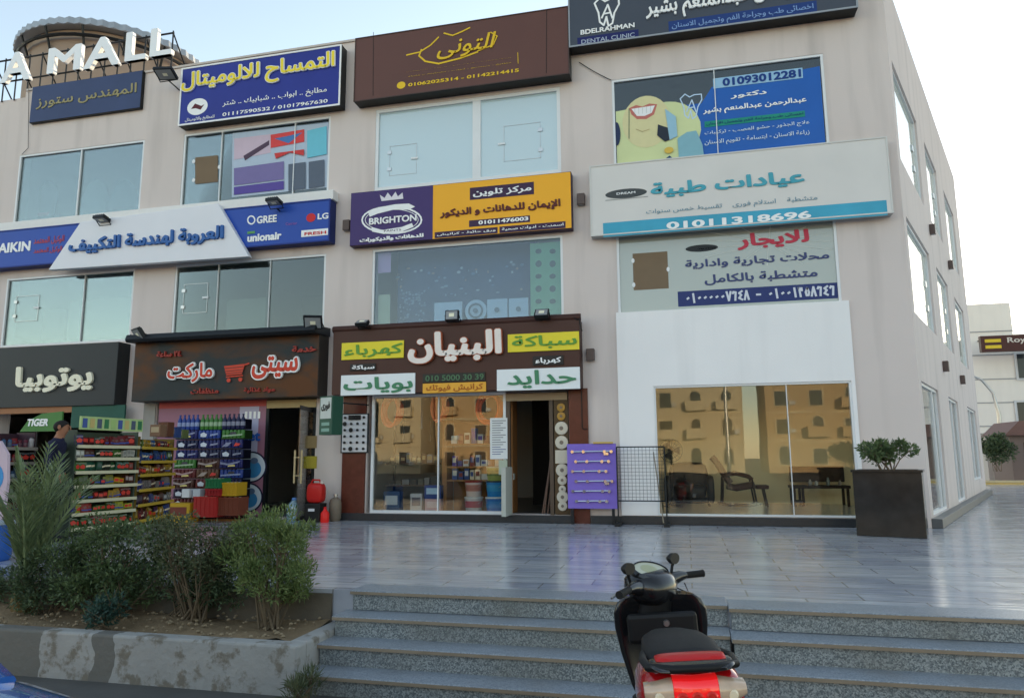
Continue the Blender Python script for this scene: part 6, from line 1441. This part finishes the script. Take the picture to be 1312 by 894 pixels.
    m = MB(); m.loft([[(hw * (1 if c >= 0 else -1) * abs(c) ** .7, yo + dp * s_, z) for c, s_ in [(math.cos(2 * PI * j / 22), math.sin(2 * PI * j / 22)) for j in range(22)]] for z, hw, dp, yo in ((.93, .09, .08, .02), (.97, .13, .11, .03), (1.02, .15, .125, .04), (1.06, .135, .115, .05), (1.09, .10, .085, .06))]); hb = hp('handlebar_cover', m, BLK, 60)
    # instrument: pale oval dial facing the rider, tilted
    Md = Mh @ Matrix.Translation((0, .035, 1.088)) @ Matrix.Rotation(math.radians(24), 4, 'X')
    m = MB(); m.lathe([(.118, -.02), (.122, .0), (.112, .014), (.104, .014)], (0, 0, 0), 28, cap=False); m.v = [(p_[0], p_[1] * .78, p_[2]) for p_ in m.v]; part('dial_rim', m.xf(Md), BLK, t, smooth=40)
    m = MB(); m.lathe([(.106, .004), (.106, .008)], (0, 0, 0), 28); m.v = [(p_[0], p_[1] * .78, p_[2]) for p_ in m.v]; di = part('dial', m.xf(Md), cm(196, 196, 176, .25), t)
    m = MB(); m.lathe([(.05, .0085), (.05, .0095)], (.0, .012, 0), 20); m.v = [(p_[0], p_[1] * .9, p_[2]) for p_ in m.v]; part('dial_face', m.xf(Md), cm(170, 172, 140, .3), di)
    for s_ in (-1, 1):
        m = MB(); m.tube([(s_ * .11, .02, 1.02), (s_ * .20, .0, 1.035), (s_ * .24, -.015, 1.035)], [.045, .03, .018], 12); hp('switch_pod', m, BLK)
        m = MB(); m.tube([(s_ * .225, -.01, 1.035), (s_ * .345, -.045, 1.03), (s_ * .352, -.047, 1.03)], [.018, .019, .021], 12); hp('grip', m, RUBBER)
        m = MB(); m.tube([(s_ * .17, .05, 1.03), (s_ * .24, .05, 1.02), (s_ * .36, .0, 1.012)], [.008, .007, .006], 6); hp('brake_lever', m, STEEL)
        m = MB(); m.tube([(s_ * .17, .03, 1.05), (s_ * .185, .03, 1.09), (s_ * .19, .02, 1.11)], .008, 8); mi = hp('mirror', m, BLACK)
        m = MB(); m.loft([[(s_ * .19 + .04 * math.cos(q_) * k_, .02 + dy, 1.13 + .03 * math.sin(q_) * k_) for q_ in [2 * PI * j / 16 for j in range(16)]] for k_, dy in ((.5, .035), (1, .01), (1, -.012))]); hp('mirror_head', m, BLACK, 60, mi)
    m = MB(); m.tube([(.14, .0, .99), (.19, -.06, .95), (.20, -.03, 1.0)], .004, 5); hp('cable', m, BLACK)
    m = MB(); m.loft([ring(1.10, .74, .10, .05), ring(1.18, .72, .09, .05), ring(1.21, .71, .06, .03)]); part('headlight', m, AL, t, smooth=60)
    m = MB(); m.tube([(-.10, .3, .28), (-.22, .36, .02)], .012, 6); part('side_stand', m, STEEL, t)
    return t
sc_ = scooter()
fwd = R3 @ V((0, 0, 1)); rgt = R3 @ V((1, 0, 0))
tail = CAMP + (R3 @ V(((894 - PCX) / FPX, (891 - PCY) / FPX, 1))) * 2.50; hbp = CAMP + (R3 @ V(((844 - PCX) / FPX, (738 - PCY) / FPX, 1))) * 3.85
dv = hbp - tail; yaw = math.atan2(dv.y, dv.x) - PI / 2
sc_.rotation_euler = (0, math.radians(-4), yaw); fw = V((-math.sin(yaw), math.cos(yaw), 0)); bp_ = tail + fw * .34
print('SCOOTER', tail, hbp, math.degrees(yaw))
bp_ = bp_ + rgt * .05
sc_.location = (bp_.x, bp_.y, tail.z - .74)

# ------------------------------------------------------------------ blue car at the kerb
def car():
    hx, hy = G(120, 872, .42)
    print('CAR', hx, hy)
    t = thing('parked_car', 'shiny blue car parked below the kerb, only its bonnet edge in view', 'car', (0, 0, 0))
    BLP = mat('car_blue', srgb(50, 100, 176), .2, .15, .05, 2, coat=1); CG = glass('car_glass', (.2, .25, .28), .12, .9)
    def sec(x, zc, hh, hw, e=.5): return [(x, hw * (1 if c >= 0 else -1) * abs(c) ** e, zc + hh * (1 if s_ >= 0 else -1) * abs(s_) ** e) for c, s_ in [(math.cos(2 * PI * j / 28), math.sin(2 * PI * j / 28)) for j in range(28)]]
    m = MB(); m.loft([sec(2.12, .50, .12, .50), sec(2.08, .52, .22, .68), sec(1.9, .54, .28, .80), sec(1.5, .57, .32, .86), sec(.9, .60, .36, .88), sec(0, .61, .37, .89), sec(-1.2, .62, .37, .88), sec(-1.9, .62, .35, .82), sec(-2.1, .60, .28, .70)]); part('body', m, BLP, t, smooth=60)
    m = MB(); m.loft([sec(.95, .92, .03, .70), sec(.4, 1.1, .24, .68), sec(-.1, 1.17, .28, .66), sec(-1.0, 1.17, .27, .66), sec(-1.6, 1.06, .18, .64), sec(-1.85, .95, .05, .6)]); part('roof', m, BLP, t, smooth=60)
    m = MB(); m.add([(.92, -.60, .965), (.92, .60, .965), (.22, .54, 1.30), (.22, -.54, 1.30)], [(0, 1, 2, 3)]); part('windscreen', m, CG, t)
    for s_ in (-1, 1):
        m = MB(); m.add([(.5, s_ * .70, .99), (-.2, s_ * .70, 1.0), (-.2, s_ * .665, 1.3), (.12, s_ * .665, 1.28)], [(0, 1, 2, 3)]); part('side_window', m, CG, t)
        m = MB(); m.loft([[(1.98 - .16 * k, s_ * (.62 + .08 * k) + .13 * math.cos(q_), .62 + .07 * math.sin(q_)) for q_ in [2 * PI * j / 14 for j in range(14)]] for k in (0, .6)]); part('headlight', m, mat('car_lens', srgb(210, 214, 220), .1, 0, .05, 3, coat=1), t, smooth=60)
        for x in (1.3, -1.25):
            m = MB(); m.lathe([(.19, -.09), (.29, -.10), (.31, -.05), (.31, .05), (.29, .10), (.19, .09)], (x, s_ * .78, .31), 26, axis='y'); w_ = part('wheel', m, RUBBER, t, smooth=40)
            m = MB(); m.lathe([(.19, -.01), (.17, .02), (.05, .03)], (x, s_ * .84 if s_ > 0 else s_ * .84 - .02, .31), 20, axis='y'); part('rim', m, STEEL, w_, smooth=40)
        m = MB(); m.loft([[(.1 + .04 * math.cos(q_), s_ * (.80 + .16 * k), .95 + .06 * math.sin(q_)) for q_ in [2 * PI * j / 12 for j in range(12)]] for k in (0, 1)]); part('mirror', m, BLP, t, smooth=60)
    m = MB(); m.box(1.9, 2.09, -.6, .6, .28, .38); part('bumper_grille', m, BLACK, t)
    t.location = (hx - 1.29, hy - .64, -.50); t.rotation_euler = (0, 0, math.radians(-6))
car()

# ------------------------------------------------------------------ far end of the side street
t = thing('office_building', 'plain pale grey building at the end of the side street', 'building', (24, 36, 0))
FW = wall_paint('far_white_render', srgb(226, 218, 208), .3)
def fbox(mb, pl, pr, pt, Y, dep, zb=0, m=None, pz=None):
    x0, z1 = F(pl, pt, Y); x1, _ = F(pr, pt, Y); mb.box(x0, x1, Y, Y + dep, zb, z1, m); return x0, x1, z1
m = MB(); xa, xb, zt = fbox(m, 1225, 1294, 391, 34, 14); m.box(xb + .002, xb + 22, 34, 48, 0, F(1300, 428, 34)[1]); part('wall', m, FW, t)
m = MB()
for yy in (425, 455, 486, 516, 546): z = F(1260, yy, 34)[1]; m.box(xa, xb + 22, 33.97, 33.999, z - .03, z + .03)
part('joint_line', m, cm(150, 150, 150, .7), t)
for pl, pr, pt, pb in ((1303, 1330, 450, 487), (1303, 1330, 512, 545), (1340, 1380, 450, 487)):
    x0, z0 = F(pl, pb, 33.9); x1, z1 = F(pr, pt, 33.9); m = MB(); m.box(x0, x1, 33.9, 33.96, z0, z1); f_ = part('window', m, cm(196, 196, 196, .5), t); m = MB(); m.box(x0 + .12, x1 - .12, 33.87, 33.899, z0 + .12, z1 - .12); part('pane', m, OGLASS, f_)
t = thing('shop_sign', 'brown and yellow signboard on the pale building at the end of the side street', 'sign', (20, 30, 8))
x0, z0 = F(1258, 451, 32); x1, z1 = F(1345, 427, 32); m = MB(); m.box(x0, x1, 32, 32.3, z0, z1); part('case', m, mat('far_sign_brown', srgb(72, 40, 36), .5), t)
for k in (0, 1): m = MB(); zz = z0 + (z1 - z0) * (.2 + .38 * k); m.box(x0 + .2, x0 + 1.0, 31.97, 31.999, zz, zz + (z1 - z0) * .2); part('yellow_strip', m, cm(210, 180, 50, .5), t)
lettering(t, 'Royal', (1291, 441), (1322, 431), 31.99, cm(200, 190, 180, .5), .03, .02)
m = MB(); m.tube([(x0 + .6, 32.3, z1), (x0 + .6, 34, z1)], .05, 6); m.tube([(x1 - .4, 32.3, z0 + .5), (x1 - .4, 34, z0 + .5)], .05, 6); part('bracket', m, DALU, t)
gx, gy = G(1290, 634); GAP = 20
t = thing('garden_wall', 'low yellowish wall at the far end of the marble plaza', 'wall', (16, GAP, 0))
x0 = F(1263, 636, GAP)[0]; m = MB(); m.box(x0, x0 + 14, GAP, GAP + .3, 0.001, F(1290, 618, GAP)[1]); part('body', m, mat('yellow_stone', srgb(206, 182, 120), .8, 0, .15, 2), t); m = MB(); m.box(x0 - .05, x0 + 14, GAP - .05, GAP + .35, F(1290, 618, GAP)[1] + .001, F(1290, 618, GAP)[1] + .08); part('coping', m, mat('coping', srgb(190, 176, 140), .8), t)
t = thing('utility_hut', 'small grey rendered block behind the far bush', 'hut', (17, 26, 0)); x0, z1 = F(1262, 558, 26); x1, _ = F(1291, 558, 26); m = MB(); m.box(x0, x1, 26, 28, 0, z1); part('wall', m, mat('hut_render', srgb(190, 182, 172), .85, 0, .1, 1.5), t); m = MB(); m.box(x0 - .1, x1 + .1, 25.9, 28.1, z1 + .001, z1 + .12); part('roof', m, mat('hut_roof', srgb(150, 144, 136), .85), t)
bx, bz = F(1278, 618, 21.2); shrub('round dark green bush behind the low yellow wall', (bx, 21.2, .5), (.75, .6, 1.5), 24, 2600, .13, .07, DKL, 61, 8, 'bush', up=.2, bare=.25)
x0, _ = F(1298, 600, 22); t = thing('kiosk', 'reddish brown kiosk at the end of the side street', 'kiosk', (x0 + 1, 23, 0)); m = MB(); m.box(x0, x0 + 4, 22, 24, 0, 2.0); part('body', m, cm(120, 104, 98, .7), t); m = MB(); m.prism([(x0 - .3, 2.0), (x0 + 4.3, 2.0), (x0 + 3.8, 2.6), (x0 + .3, 2.6)], 2.6, (0, 21.7, 0), (1, 0, 0), (0, 0, 1), (0, 1, 0)); part('roof', m, cm(112, 86, 80, .7), t); m = MB(); m.box(x0 + .5, x0 + 1.6, 21.95, 21.999, .6, 1.7); part('window', m, OGLASS, t)
lx, lz = F(1272, 520, 30); t = thing('street_lamp', 'curved street lamp beyond the far corner of the building', 'street lamp', (lx, 30, 0))
m = MB(); top = F(1232, 478, 30); m.tube([(F(1281, 575, 30)[0], 30, 0), (F(1280, 530, 30)[0], 30, F(1280, 530, 30)[1]), (F(1272, 503, 30)[0], 30, F(1272, 503, 30)[1]), (F(1258, 487, 30)[0], 30, F(1258, 487, 30)[1]), (F(1243, 480, 30)[0], 30, F(1243, 480, 30)[1])], [.11, .09, .07, .06, .05], 10); part('pole', m, STEEL, t, smooth=True)
m = MB(); hx_, hz_ = F(1240, 480, 30); m.loft([[(hx_ + dx, 30 + .12 * math.cos(q_) * s_, hz_ + .06 * math.sin(q_) * s_) for q_ in [2 * PI * j / 10 for j in range(10)]] for dx, s_ in ((.3, .5), (.1, 1), (-.5, .8), (-.7, .3))]); part('lamp_head', m, mat('lamp_grey', (.3, .3, .3), .5), t, smooth=True)
# loose cables on the facade
def cable(pts, Y, label, rad=.008, sag=.06):
    P = [(*F(a_, b_, Y),) for a_, b_ in pts]; path = []
    for (xa_, za_), (xb_, zb_) in zip(P, P[1:]):
        for i in range(8): f_ = i / 8; path.append((xa_ + (xb_ - xa_) * f_, Y, za_ + (zb_ - za_) * f_ - sag * 4 * f_ * (1 - f_)))
    path.append((P[-1][0], Y, P[-1][1])); m = MB(); m.tube(path, rad, 5); single('cable', m, BLACK, label, 'cable')
cable([(742, 80), (783, 103)], -.03, 'thin black cable slanting from the slate sign to the dentist window', sag=.02)
cable([(37, 108), (36, 190), (28, 198)], -.03, 'thin cable running down the wall beside the faded navy sign', .006, 0)
cable([(745, 500), (746, 548), (752, 549)], -.07, 'thin cable hanging down the brown pillar beside the doorway', .008, .02)
cable([(735, 405), (742, 408), (746, 424)], -.36, 'loose cable curl at the end of the hardware sign', .01, .04)
cable([(436, 424), (430, 440), (433, 470)], -.03, 'loose cable between the market and hardware signs', .008, .03)
